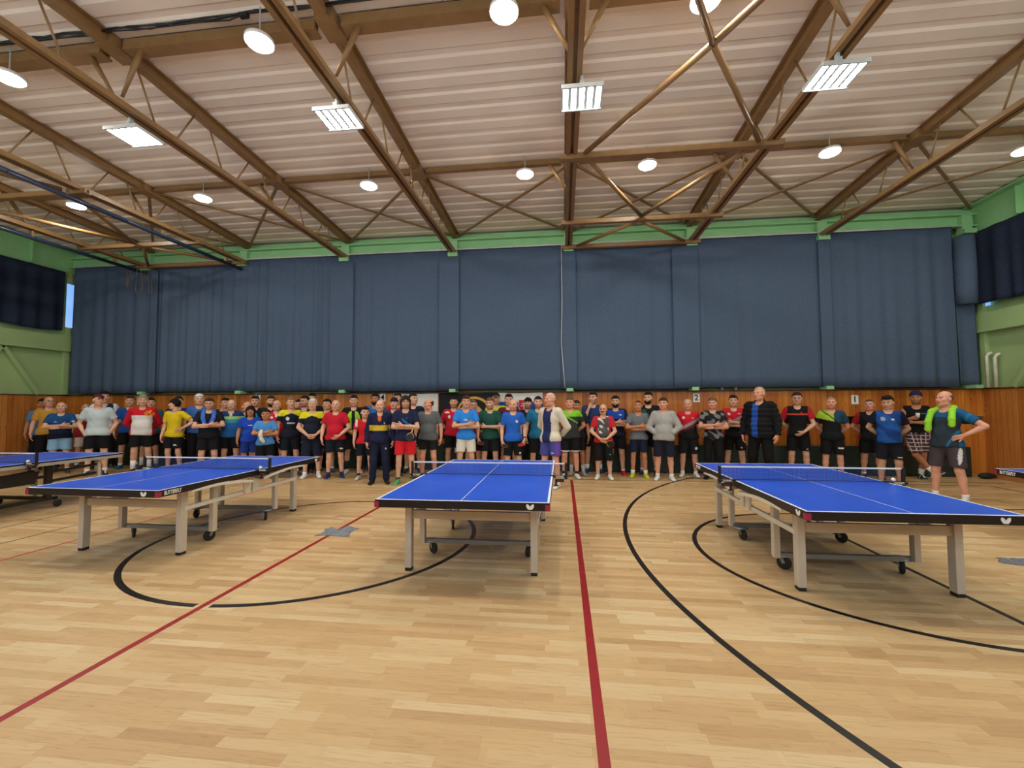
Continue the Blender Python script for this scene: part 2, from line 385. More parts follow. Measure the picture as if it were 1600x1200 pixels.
for i, (a, b, l) in enumerate(narrow): curtain(l, a, b, CB-.01, CT-.16, .006, .5, 30+i, y=YB-.23)
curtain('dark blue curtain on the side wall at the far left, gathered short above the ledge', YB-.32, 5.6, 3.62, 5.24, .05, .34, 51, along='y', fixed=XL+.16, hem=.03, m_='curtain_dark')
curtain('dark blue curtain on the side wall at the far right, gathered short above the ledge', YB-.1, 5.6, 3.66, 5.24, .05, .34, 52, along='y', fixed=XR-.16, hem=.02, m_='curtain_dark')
# loose corner pieces on the right
o = MB().lathe([(.165, 0), (.175, .3), (.18, .8), (.17, 1.45)], (8.56, YB-.28, 3.68), 18).build('curtain', 'curtain_blue', smooth=True)
tag(o, 'rolled curtain end bulging in the far right corner', 'curtain', 'blue curtains of the hall')
curtain('loose lower curtain flap in the far right corner below the rolled end', 8.44, 8.80, 1.97, 3.74, .04, .3, 54, y=YB-.16)
tag(MB().tube([(.0, YB-.27, 5.36), (.005, YB-.275, 4), (-.02, YB-.275, 3), (.03, YB-.27, 2.3), (.06, YB-.27, 1.96)], .007, 6).build('pull_cord', 'pipe_white', smooth=True), 'long white pull cord hanging down the far wall curtains', 'cord')

# ------------------------------------------------------------------ roof steelwork
def low_z(y): return 5.37
def up_z(y): return roof_z(y)-.075
def truss(x, where):
    r = empty('roof_truss', (x, YB, 5.3)); tag(r, 'brown steel roof truss '+where, 'truss', 'roof trusses')
    L = lambda y: y-YB
    m = MB()
    for s in (-1, 1):
        m.bar((s*.045, L(YB-.05), .05), (s*.045, L(YF), .05), .045, .085); m.bar((s*.058, L(YB-.05), .015), (s*.058, L(YF), .015), .05, .014)
    m.bar((0, L(YB-.05), .085), (0, L(YF), .085), .07, .012); m.build('lower_chord', 'truss_brown', r)
    for y0, y1 in ((YB-.02, YC), (YC, YF)):
        m = MB(); z0, z1 = up_z(y0)-5.3, up_z(y1)-5.3
        m.bar((0, L(y0), z0), (0, L(y1), z1), .085, .115); m.bar((0, L(y0), z0-.055), (0, L(y1), z1-.055), .12, .014); m.bar((0, L(y0), z0+.066), (0, L(y1), z1+.066), .20, .012)
        m.build('upper_chord', 'truss_brown', r)
    seq = []
    ys = [3.68, 3.96, 4.8, 5.1, 5.39, 5.7, 5.96, 6.28, 6.53, 6.87, 7.16, 7.42, 7.75, 8.0, 8.3, 8.55, 8.95, 9.25, 9.45]
    pat = [('u', 3.72, 'l', 4.02), ('u', 4.8, 'l', 5.1), ('l', 5.39, 'u', 5.7), ('u', 5.96, 'l', 6.26), ('l', 6.53, 'u', 6.85), ('u', 7.16, 'l', 7.40), ('l', 7.74, 'u', 8.02), ('u', 8.25, 'l', 8.5), ('l', 8.93, 'u', 9.2), ('u', 9.38, 'l', 9.6), ('u', 2.4, 'l', 2.7), ('u', 1.2, 'l', 1.5), ('u', .1, 'l', .4)]
    for a, ya, b, yb in pat:
        za = up_z(ya)-.05 if a == 'u' else low_z(ya); zb = up_z(yb)-.05 if b == 'u' else low_z(yb)
        MB().tube([(0, L(ya), za-5.3), (0, L(yb), zb-5.3)], .013, 8).build('web_rod', 'truss_brown', r, smooth=True)
    for yp in (4.56, 7.6):
        MB().box((0, L(yp), up_z(yp)-5.3-.01), (.22, .34, .13)).build('gusset', 'truss_brown', r)
        for s in (-1, 1):
            if yp > 7 and s > 0: continue
            MB().tube([(s*.36, L(yp-.02), roof_z(yp)-.13-5.3), (s*.05, L(yp+.03), .13)], [.038, .022], 8).build('knee_brace', 'truss_brown', r, smooth=True)
    return r
TW = ['at the left end, over the ochre T-shirt man', 'second from the left, above the blue ceiling pipe', 'carrying the floodlight furthest left', 'carrying the second floodlight from the left',
      'straight ahead in the middle, over the centre table', 'carrying the floodlight furthest right', 'at the right, ending by the last wide curtain']
for x, w in zip(KX, TW): truss(x, w)
BAY = ['leftmost bay', 'second bay from the left', 'third bay from the left', 'bay left of the middle truss', 'bay right of the middle truss', 'second bay from the right', 'bay at the right wall']
EDGE = KX+[XR-.02]
for yp, nm in ((4.56, 'nearer'), (7.6, 'farther')):
    for i in range(len(EDGE)-1):
        a, b = EDGE[i]+.16, EDGE[i+1]-(.16 if i < 6 else 0); z = roof_z(yp)-.075
        m = MB()
        if yp < 5: m.box(((a+b)/2, yp+.05, z), (b-a-.12, .09, .15)).box(((a+b)/2, yp, z-.085), (b-a, .16, .02)).box(((a+b)/2, yp-.05, z-.02), (b-a, .05, .11))
        else: m.box(((a+b)/2, yp, z+.02), (b-a, .03, .09)).box(((a+b)/2, yp, z-.03), (b-a, .1, .016))
        tag(m.build('purlin', 'truss_brown'), 'brown steel purlin of the %s row, %s' % (nm, BAY[i]), 'purlin', 'roof purlins')
for i in range(len(EDGE)-1):                   # wind bracing under the sheets along the far wall
    a, b = EDGE[i]+.1, EDGE[i+1]-.1
    for s, nm in ((0, 'rising to the left'), (1, 'rising to the right')):
        p, q = ((a, YB-.1), (b, 7.72)) if s else ((a, 7.72), (b, YB-.1))
        dz = -.075-.035*s
        tag(MB().bar((p[0], p[1], roof_z(p[1])+dz), (q[0], q[1], roof_z(q[1])+dz), .055, .03).build('roof_brace', 'truss_brown'),
            'thin roof brace %s, %s by far wall' % (nm, BAY[i]), 'brace', 'roof wind braces')
def lower_frame(x0, x1, where, far_only=False):
    xm = (x0+x1)/2+.0; z = 5.295; g = 'braces between lower truss chords'
    for y, nm in ((6.38, 'first'), (8.73, 'second'), (10.13, 'last')):
        m = MB().box((xm, y-.035, z), (x1-x0+.34, .03, .075)).box((xm, y+.035, z), (x1-x0+.34, .03, .075)).box((xm, y, z-.04), (x1-x0+.34, .1, .012))
        tag(m.build('tie_bar', 'truss_brown'), '%s brown tie bar %s' % (nm, where), 'beam', g)
    seg = [((x0+.2, 6.3), (xm, 4.5), 'front left'), ((x1-.2, 6.3), (xm, 4.5), 'front right'), ((x0+.35, 2.65), (xm, 4.5), 'overhead left'), ((x1-.35, 2.65), (xm, 4.5), 'overhead right'),
           ((x0+.25, 6.48), (xm, 8.62), 'middle left'), ((x1-.25, 6.48), (xm, 8.62), 'middle right'), ((x0+.2, 10.08), (xm, 8.82), 'rear left'), ((x1-.2, 10.08), (xm, 8.82), 'rear right')]
    for p, q, nm in seg:
        tag(MB().tube([(p[0], p[1], z+.01), (q[0], q[1], z+.01)], .036, 10).build('tube_brace', 'truss_brown', smooth=True), '%s brown tube brace %s' % (nm, where), 'brace', g)
lower_frame(KX[4], KX[5], 'between middle truss and the next one right')
lower_frame(KX[0], KX[1], 'between the two trusses furthest left')
# blue ceiling pipes and the looped ropes
for x, y0, l in ((-8.33, 5.3, 'blue painted pipe hung under the second truss from the left'), (-11.12, 5.0, 'blue painted pipe at the far left with ropes looped at its end')):
    r = empty('ceiling_pipe', (x, y0, 5.15)); tag(r, l, 'pipe', 'blue ceiling pipes')
    MB().tube([(0, 0, 0), (0, YB-.2-y0, 0)], .042, 12).build('pipe_run', 'pipe_blue', r, smooth=True)
    MB().tube([(.06, .1, -.03), (.06, 1.9, -.03)], .03, 10).build('pipe_run', 'pipe_blue', r, smooth=True)
    for y in (.9, 2.7, 4.4):
        if y0+y < YB-.4: MB().box((0, y, .07), (.07, .04, .13)).build('hanger', 'truss_brown', r)
def rope(pts, l): tag(MB().tube(pts, .009, 6).build('rope', 'rope_tan', smooth=True), l, 'rope', 'ropes looped over the blue pipe')
rope([(-11.12, 9.85, 5.19), (-11.22, 9.82, 5.06), (-11.24, 9.82, 4.85), (-11.23, 9.82, 4.68), (-11.2, 9.82, 4.66), (-11.19, 9.82, 4.9), (-11.12, 9.85, 5.19)], 'short tan rope doubled over the blue pipe at the left')
rope([(-11.08, 9.95, 5.18)]+[(-10.98+.1*math.cos(a), 9.92, 4.62+.1*math.sin(a)) for a in (PI, 1.2*PI, 1.4*PI, 1.6*PI, 1.8*PI, 2*PI)]+[(-10.88, 9.92, 5.0), (-11.05, 9.97, 5.18)], 'long tan rope hanging in one wide loop')
rope([(-11.08, 10.05, 5.18), (-10.80, 10.02, 4.9), (-10.79, 10.02, 4.62), (-10.75, 10.02, 4.54), (-10.71, 10.02, 4.62), (-10.74, 10.02, 4.9), (-11.04, 10.07, 5.18)], 'tan rope in a narrow loop, right of the wide loop')
# cables along the purlins
def cables(y, z, amp, seed, l, x0, x1):
    rnd = random.Random(seed); m = MB()
    for k in range(5):
        pts = []; x = x0
        while x < x1:
            pts.append((x, y+rnd.uniform(-amp, amp)*.7, z+rnd.uniform(-amp, amp))); x += rnd.uniform(.3, .6)
        m.tube(pts, .009, 5)
    for i in range(3): m.box((x0+2+3.9*i, y, z-.01), (.1, .05, .05))
    tag(m.build('cable_bundle', 'cable_black', smooth=False), l, 'cables')
cables(4.36, roof_z(4.5)-.03, .035, 3, 'loose black cable bundle along the nearer purlin row', -9.5, .0)
cables(7.66, roof_z(7.6)-.045, .014, 4, 'black cable bundle along the farther purlin row', -12.8, 8.8)
# round lamps
def round_lamp(stem):
    r = empty('round_lamp'); tag(r, 'x', 'lamp', 'round ceiling lamps')
    MB().lathe([(.04, .07), (.04, .045), (.15, .04), (.155, .0)], (0, 0, 0), 24).build('housing', 'white_paint', r, smooth=True)
    MB().tube([(0, 0, .06), (0, 0, stem)], .008, 8).build('stem', 'lamp_grey', r)
    MB().lathe([(.145, .004), (.145, -.008), (.132, -.022), (.09, -.032), (.03, -.036)], (0, 0, 0), 24).build('diffuser', 'lamp_warm', r, smooth=True)
    return r
LAMPS = [(-6.82, 4.42, 'nearer row, at the left edge'), (-3.36, 4.31, 'nearer row, above the second floodlight from the left'), (-.57, 4.27, 'nearer row, just left of the middle truss'), (1.48, 4.39, 'nearer row, right of the middle truss'),
         (-9.84, 7.53, 'farther row, far left by the blue pipe'), (-7.02, 7.56, 'farther row, left of the floodlight row, second from left'), (-3.56, 7.5, 'farther row, left of the centre table bay'), (-.63, 7.46, 'farther row, just left of the middle truss'),
         (1.48, 7.43, 'farther row, right of the middle truss between tie bars'), (4.37, 7.41, 'farther row, second from the right wall'), (7.5, 7.75, 'farther row, at the right edge')]
HID = [(4.4, 4.4, 'nearer row, out over the right table'), (7.3, 4.4, 'nearer row, by the right wall'), (-9.7, 4.4, 'nearer row, by the left wall')]
for i, (x, y, w) in enumerate(LAMPS+HID):
    o = round_lamp(roof_z(y)-5.675-.004); o.location = (x, y, 5.675); o['label'] = 'glowing round lamp, '+w
# LED floodlights under the lower chords
def flood():
    r = empty('led_floodlight'); tag(r, 'x', 'floodlight', 'LED floodlights under the trusses')
    MB().box((0, 0, .03), (.46, .36, .035)).box((0, -.19, .02), (.46, .02, .05)).box((0, .19, .02), (.46, .02, .05)).build('housing', 'lamp_grey', r, bevel=.004)
    for i in range(5): MB().box((-.184+.092*i, 0, .0115), (.052, .335, .004)).build('led_strip', 'led_white', r)
    b = MB().box((0, -.05, .10), (.05, .09, .12)).bar((0, -.05, .15), (0, -.05, .24), .03, .05); b.build('bracket', 'lamp_grey', r)
    return r
f0 = flood()
for i, (k, w) in enumerate(((2, 'under the truss at the left'), (3, 'under the second floodlit truss, left of the middle'), (4, 'under the middle truss'), (5, 'under the truss right of the middle'), (1, 'under the truss by the left pipe, out of sight'), (6, 'under the truss at the right, out of sight'))):
    o = f0 if i == 0 else copy_tree(f0)
    o.location = (KX[k]+(.08 if k == 4 else -.05), 4.85, 5.085); o['label'] = 'five-strip LED floodlight '+w
# white pipes on the right wall, cups on the ledge, wall cards
r = empty('wall_pipe', (XR-.1, YB-.25, 1.9)); tag(r, 'two white heating pipes bending into the right corner wall', 'pipe')
for k, y in enumerate((0, -.17)): MB().tube([(0, y, 0), (0, y, .66-.04*k), (.02, y-.02, .71-.04*k), (.06, y-.05, .73-.04*k)], .03, 10).build('pipe_run', 'pipe_white', r, smooth=True)
for k, x in enumerate((3.65, 3.95)):
    o = MB().lathe([(.026, 0), (.036, .095), (.033, .095), (.024, .006)], (x, YB-.0, ZP+.026), 16).build('paper_cup', 'white_paint', smooth=True)
    tag(o, 'white paper cup on the panel ledge, '+('above the arms-crossed man in red and black polo' if k == 0 else 'nearer the bald man in quilted jacket'), 'cup', 'cups on the ledge')
for x, z, ch, w in ((-11.36, 1.72, '6', 'behind the red and white tracksuit top'), (-7.90, 1.80, '5', 'above the woman in royal blue'), (-4.5, 1.77, '4', 'above the older man in tracksuit'), (3.07, 1.72, '2', 'above the bald man in red and black polo'), (6.44, 1.66, '1', 'on the panelling between two men at the right')):
    r = empty('number_card', (x, YB-.025, z)); tag(r, 'white card with the number %s %s' % (ch, w), 'card', 'table number cards on the wall')
    MB().box((0, -.003, 0), (.145, .004, .2)).build('card', 'white_paint', r)
    text('numeral', ch, .19, 'lens_black', r, (0, -.0062, 0), (PI/2, 0, 0))
# banners
def cloth(name, x0, x1, z0, z1, m, parent, y, seed, amp=.012):
    rnd = random.Random(seed); v = []; f = []; n, k = 24, 14; p = rnd.uniform(0, 6)
    for j in range(k+1):
        for i in range(n+1):
            a, b = i/n, j/k; sag = -.03*math.sin(PI*a)*(1-b)
            v.append((x0+(x1-x0)*a, y+amp*math.sin(9*a+p+2*b)*b-.008, z1+(z0-z1)*b+sag))
    for j in range(k):
        for i in range(n): q = j*(n+1)+i; f.append((q, q+1, q+n+2, q+n+1))
    o = MB().add(v, f).build(name, m, parent, smooth=True); s = o.modifiers.new('thick', 'SOLIDIFY'); s.thickness = .003; return o
YW = YB-.035
b = cloth('banner', -4.22, -3.06, .75, 1.885, 'flag_white', None, YW, 1); tag(b, 'plain white banner on the wall left of the black flag', 'banner')
r = empty('flag', (-2.32, YW, 1.2)); tag(r, 'black flag with a golden ring and disc emblem on the wall', 'flag')
cloth('flag_cloth', -.72, .73, -.45, .685, 'flag_black', r, 0, 2)
ring = [(.44*math.cos(a), .44*math.sin(a)) for a in [i*2*PI/48 for i in range(48)]]
m = MB(); 
for i in range(48):
    a, c = i*2*PI/48, (i+1)*2*PI/48
    m.prism([(.46*math.cos(a), .46*math.sin(a)), (.46*math.cos(c), .46*math.sin(c)), (.40*math.cos(c), .40*math.sin(c)), (.40*math.cos(a), .40*math.sin(a))], (.17, -.032, .12), (1, 0, 0), (0, 0, 1), (0, -1, 0), .004)
m.build('ring_emblem', 'flag_gold', r)
MB().lathe([(.34, 0), (.34, -.004), (.01, -.005)], (.08, -.03, .06), 40, 'y').build('disc_emblem', 'flag_cream', r)
r = empty('flag', (-1.03, YW, 1.5)); tag(r, 'white, blue and red striped flag with a small shield on the wall', 'flag')
cloth('white_stripe', -.55, .55, .14, .38, 'flag_white', r, 0, 3, .004); cloth('blue_stripe', -.55, .55, -.10, .14, 'flag_blue', r, 0, 3, .004); cloth('red_stripe', -.55, .55, -.34, -.10, 'flag_red', r, 0, 3, .004)
sh = [(-.12, .13), (.12, .13), (.12, -.05), (.07, -.14), (0, -.19), (-.07, -.14), (-.12, -.05)]
e = MB().prism([(a*1.1, b*1.1) for a, b in sh], (.1, -.016, .06), (1, 0, 0), (0, 0, 1), (0, -1, 0), .003).build('shield_border', 'flag_white', r)
MB().prism(sh, (.1, -.02, .06), (1, 0, 0), (0, 0, 1), (0, -1, 0), .003).build('shield', 'flag_red', r)
MB().box((.1, -.0245, .06), (.022, .003, .2)).box((.1, -.0245, .1), (.12, .003, .022)).box((.1, -.0245, .05), (.16, .003, .022)).build('double_cross', 'flag_white', r)
# padded mats leaning along the foot of the far wall
x = -12.9
for i, w in enumerate(('at the left end behind the ochre T-shirt', 'behind the yellow T-shirt youth', 'behind the woman in royal blue', 'behind the older man in tracksuit', 'behind the azure T-shirt', 'right of the red floor line', 'behind the bald man in quilted jacket', 'at the right end of the wall')):
    a, b = x+2.72*i, x+2.72*i+2.7
    if i == 7: b = 8.62
    o = MB().box(((a+b)/2, YB-.09, .325), (b-a, .06, .63)).build('gym_mat', 'mat_green', bevel=.012)
    tag(o, 'dark green padded mat standing against the wall '+w, 'mat', 'green wall mats')
r = empty('barrier', (-1.75, YB-.145, 0)); tag(r, 'low dark green playing surround with white letters behind the centre table', 'barrier')
MB().box((0, 0, .30), (2.3, .02, .56)).build('panel', 'mat_green', r)
for s in (-1, 1): MB().box((s*1.13, 0, .30), (.03, .03, .6)).build('post', 'black_metal', r)
for k, (x, ch) in enumerate(((-.82, 'B'), (-.06, 'B'))): text('letter', ch, .17, 'white_paint', r, (x, -.0125, .48), (PI/2, 0, 0))
o = MB().lathe([(.03, -.16), (.06, -.1), (.065, 0), (.05, .1), (.02, .16)], (8.75, YB-.3, .065), 14, 'x').build('bag', 'black_rubber', smooth=True)
tag(o, 'small black bag lying on the floor at the right end of the green mats', 'bag')

# ------------------------------------------------------------------ table tennis tables
def butterfly(mb, o, ux, uy, un, s):
    for k in (-1, 1):
        up_ = [(k*(.30+.50*math.cos(j*PI/8)*math.cos(1.05)-.27*math.sin(j*PI/8)*math.sin(1.05)), .02+.50*math.cos(j*PI/8)*math.sin(1.05)+.27*math.sin(j*PI/8)*math.cos(1.05)) for j in range(16)]
        mb.prism([(a*s, b*s) for a, b in (up_ if k > 0 else up_[::-1])], o, ux, uy, un, .001)
def ctable(x, y, rz, label):
    r = empty('table_tennis_table', (x, y, 0), rz); tag(r, label, 'table', 'table tennis tables')
    MB().box((0, 0, .7475), (1.525, 2.74, .025)).build('tabletop', 'table_blue', r)
    a = MB()
    for s in (-1, 1): a.box((s*.7495, 0, .724), (.03, 2.746, .066)).box((0, s*1.357, .724), (1.531, .03, .066))
    a.build('apron', 'apron_black', r)
    for sx in (-1, 1):
        for sy in (-1, 1): MB().box((sx*.7485, sy*1.3575, .719), (.04, .036, .05)).build('corner_guard', 'corner_red', r)
    for sy in (-1, 1):                           # logo on each end, lettering and logo on each side
        m = MB(); butterfly(m, (-sy*.60, sy*1.3725, .722), (-sy, 0, 0), (0, 0, 1), (0, sy, 0), .052); m.build('logo', 'white_paint', r)
        m = MB(); butterfly(m, (sy*.765, sy*1.26, .722), (0, sy, 0), (0, 0, 1), (sy, 0, 0), .052); m.build('logo', 'white_paint', r)
        text('lettering', 'BUTTERFLY', .056, 'white_paint', r, (sy*.7652, -sy*1.215, .722), (PI/2, 0, sy*PI/2)).scale = (.66, 1, 1)
    for sx in (-1, 1):
        for sy in (-1, 1):
            l = MB().box((sx*.604, sy*.943, .36), (.064, .078, .66)).build('leg', 'leg_beige', r, bevel=.004)
            MB().box((sx*.604, sy*.943, .015), (.058, .07, .03)).build('foot', 'black_rubber', l)
            MB().box((sx*.604, sy*.53, .40), (.055, .064, .54)).build('inner_leg', 'leg_beige', r, bevel=.004)
            n = 14; top = []; bot = []
            for i in range(n+1):
                t = i/n; yy = sy*(.10+.89*t); top.append((yy, .648+.042*t+.034*math.sin(PI*t))); bot.append((yy, .618+.052*t+.026*math.sin(PI*t)))
            poly = top+bot[::-1]
            MB().prism(poly if sy*sx > 0 else poly[::-1], (sx*.742, 0, 0), (0, 1, 0), (0, 0, 1), (sx, 0, 0), .026).build('side_arch', 'arch_white', r)
            c = MB().lathe([(.03, .012), (.075, .010), (.08, 0), (.075, -.008), (.03, -.01)], (0, 0, .132), 18).bar((-.022, 0, .13), (-.022, -.03, .06), .03, .006, (1, 0, 0)).bar((.022, 0, .13), (.022, -.03, .06), .03, .006, (1, 0, 0)).box((0, -.002, .126), (.05, .04, .012)).build('caster', 'steel_grey', r)
            c.location = (sx*.53, sy*.455, 0); c.rotation_euler = (0, 0, (.9, .25, -.4, .6)[(sx+1)+(sy+1)//2])
            MB().lathe([(.02, -.014), (.056, -.015), (.063, -.008), (.063, .008), (.056, .015), (.02, .014)], (0, -.03, .063), 20, 'x').build('wheel', 'black_rubber', c, smooth=True)
        MB().box((sx*.628, 0, .487), (.03, 1.9, .045)).build('side_rail', 'arch_white', r)
        for sy in (-1, 1): MB().prism([(sy*.02, .47), (sy*.02, .65), (sy*.14, .62), (sy*.11, .47)][::sy*sx], (sx*.645, 0, 0), (0, 1, 0), (0, 0, 1), (sx, 0, 0), .02).build('hinge_plate', 'arch_white', r)
    for sy in (-1, 1):
        MB().box((0, sy*.943, .53), (1.15, .035, .08)).build('end_crossbar', 'leg_beige', r)
        MB().box((0, sy*.50, .145), (1.2, .05, .042)).build('lower_crossbar', 'steel_grey', r)
        MB().box((0, sy*.3, .675), (.9, .05, .03)).build('top_brace', 'steel_grey', r)
    return r
def net(x, y, rz, label, ball=None, balllab=''):
    r = empty('table_tennis_net', (x, y, .76), rz); tag(r, label, 'net', 'table tennis nets')
    m = MB(); w = .0017; c = .0135; nx = int(1.80/c)
    for i in range(nx+1):
        u = -.9+1.8*i/nx; m.box((u, 0, .071), (w, .0012, .128))
    for j in range(10): m.box((0, 0, .009+j*c), (1.8, .0012, w))
    m.build('netting', 'net_thread', r)
    MB().box((0, 0, .142), (1.81, .005, .016)).build('tape', 'tape_white', r, bevel=.001)
    MB().box((0, 0, .008), (1.80, .003, .006)).build('bottom_cord', 'black_rubber', r)
    for s in (-1, 1):
        MB().box((s*.912, 0, .058), (.026, .03, .185)).build('post', 'black_metal', r, bevel=.003)
        k = MB().box((s*.845, -.005, -.003), (.17, .07, .022)).box((s*.775, -.005, .006), (.09, .055, .008)).box((s*.84, 0, -.05), (.10, .05, .03)).build('clamp', 'black_metal', r, bevel=.003)
        MB().tube([(s*.80, -.0, -.06), (s*.80, -.0, -.105)], .012, 8).box((s*.80, 0, -.108), (.05, .016, .012)).build('clamp_screw', 'black_metal', k, smooth=False)
        text('lettering', 'DONIC', .029, 'white_paint', k, (s*.845, -.0405, -.002), (PI/2, 0, 0))
        text('lettering', 'DONIC', .022, 'corner_red', k, (s*.845, -.0255, -.05), (PI/2, 0, 0))
    if ball:
        bm = MB(); n = 10; bm.lathe([(.02*math.sin(PI*i/n)+1e-4, -.02*math.cos(PI*i/n)) for i in range(n+1)], (0, 0, 0), 16)
        o = bm.build('table_tennis_ball', 'ball_white', smooth=True); tag(o, balllab, 'ball', 'white balls on the net clamps')
        ca, sa = math.cos(rz), math.sin(rz); o.location = (x+ball[0]*ca-ball[1]*sa, y+ball[0]*sa+ball[1]*ca, .76+ball[2])
T = [(-.884, 5.032, .002, 'centre'), (2.596, 4.956, .007, 'right'), (-4.658, 5.188, -.016, 'left')]
ctable(*T[0][:3], 'blue table tennis table in the middle, seen end-on, beige legs')
ctable(*T[1][:3], 'blue table tennis table right of the wide red floor line, seen at an angle')
ctable(*T[2][:3], 'blue table tennis table on the left over the black floor circle, pale arched rails')
ctable(6.14, 4.75, 0, 'blue table tennis table cut off by the right edge, only a corner in view')
net(*T[0][:3], 'black net with white tape across the middle table')
net(*T[1][:3], 'black net with white tape across the table right of the red line', (.80, -.02, .03), 'white ball on the far net clamp of the right table')
net(*T[2][:3], 'black net with white tape across the left table with beige legs', (.80, -.02, .03), 'white ball on the net clamp of the left beige-legged table')
net(6.14, 4.75, 0, 'black net on the table cut off by the right edge')
# the black-legged table at the left edge
x, y = -8.51, 5.45
r = empty('table_tennis_table', (x, y, 0)); tag(r, 'blue table tennis table at the left edge with grey apron and black trolley legs', 'table', 'table tennis tables')
MB().box((0, 0, .7475), (1.525, 2.74, .025)).build('tabletop', 'table_blue', r)
a = MB(); k = MB()
for s in (-1, 1):
    a.box((s*.745, 0, .712), (.03, 2.73, .05)).box((0, s*1.35, .712), (1.50, .03, .05)); k.box((s*.7485, 0, .7435), (.033, 2.75, .017)).box((0, s*1.358, .7435), (1.525, .033, .017))
a.build('apron', 'apron_grey', r); k.build('edge_strip', 'apron_black', r)
text('lettering', 'COMPACT TRANSPORT', .045, 'lens_black', r, (.761, .95, .712), (PI/2, 0, PI/2)) if False else None
for sx in (-1, 1):
    for sy in (-1, 1):
        l = MB().box((sx*.62, sy*1.08, .36), (.07, .05, .66)).build('leg', 'leg_beige', r); MB().box((sx*.62, sy*1.08, .015), (.06, .045, .03)).build('foot', 'black_rubber', l)
        MB().box((sx*.55, sy*.42, .42), (.06, .08, .58)).build('post', 'black_metal', r)
        MB().bar((sx*.55, sy*.42, .56), (sx*.62, sy*1.08, .60), .03, .035).bar((sx*.55, sy*.42, .42), (sx*.62, sy*1.08, .46), .03, .04).build('stay', 'black_metal', r)
        c = MB().box((sx*.55, sy*.52, .135), (.05, .1, .03)).build('caster', 'steel_grey', r)
        MB().lathe([(.02, -.014), (.055, -.013), (.06, 0), (.055, .013), (.02, .014)], (sx*.55, sy*.56, .06), 20, 'x').build('wheel', 'black_rubber', c, smooth=True)
    MB().box((sx*.55, 0, .15), (.05, 1.1, .045)).build('base_rail', 'black_metal', r); MB().box((sx*.55, 0, .50), (.04, .84, .04)).build('side_rail', 'black_metal', r)
for sy in (-1, 1): MB().box((0, sy*.45, .15), (1.1, .05, .045)).build('base_crossbar', 'black_metal', r)
MB().prism([(-.2, .42), (.2, .42), (.26, .60), (-.26, .60)], (.57, 0, 0), (0, 1, 0), (0, 0, 1), (1, 0, 0), .05).build('locking_box', 'black_metal', r)
net(x, y, 0, 'black net with white tape across the table at the left edge', (.80, -.02, .03), 'white ball on the net clamp of the table at the left edge')

# cloths on the floor
def rag(name, cx, cy, w, d, rz, m, label, seed, hz=.05):
    rnd = random.Random(seed); n, k = 26, 18; v = []; f = []; ca, sa = math.cos(rz), math.sin(rz); p = [rnd.uniform(0, 6) for _ in range(4)]
    for j in range(k+1):
        for i in range(n+1):
            a, b = i/n-.5, j/k-.5; e = 1-max(abs(a), abs(b))*2
            z = .004+hz*min(1, e*3)*(.35+.33*math.sin(11*a+4*b+p[0])+.32*math.sin(-6*a+13*b+p[1]))
            xx = w*a*(1+.12*math.sin(5*b+p[2])); yy = d*b*(1+.15*math.sin(6*a+p[3]))
            v.append((cx+xx*ca-yy*sa, cy+xx*sa+yy*ca, max(z, .004)))
    for j in range(k):
        for i in range(n): q = j*(n+1)+i; f.append((q, q+1, q+n+2, q+n+1))
    o = MB().add(v, f).build(name, m, smooth=True); s = o.modifiers.new('thick', 'SOLIDIFY'); s.thickness = .004; tag(o, label, 'cloth'); return o
rag('floor_cloth', -2.81, 5.16, .40, .30, .1, 'rag_grey', 'grey cloth lying crumpled on the red floor line left of the middle table', 5)
rag('floor_cloth', 4.64, 4.9, .62, .22, -.12, 'rag_stripe', 'grey streaky cloth on the floor at the right edge', 6, .03)
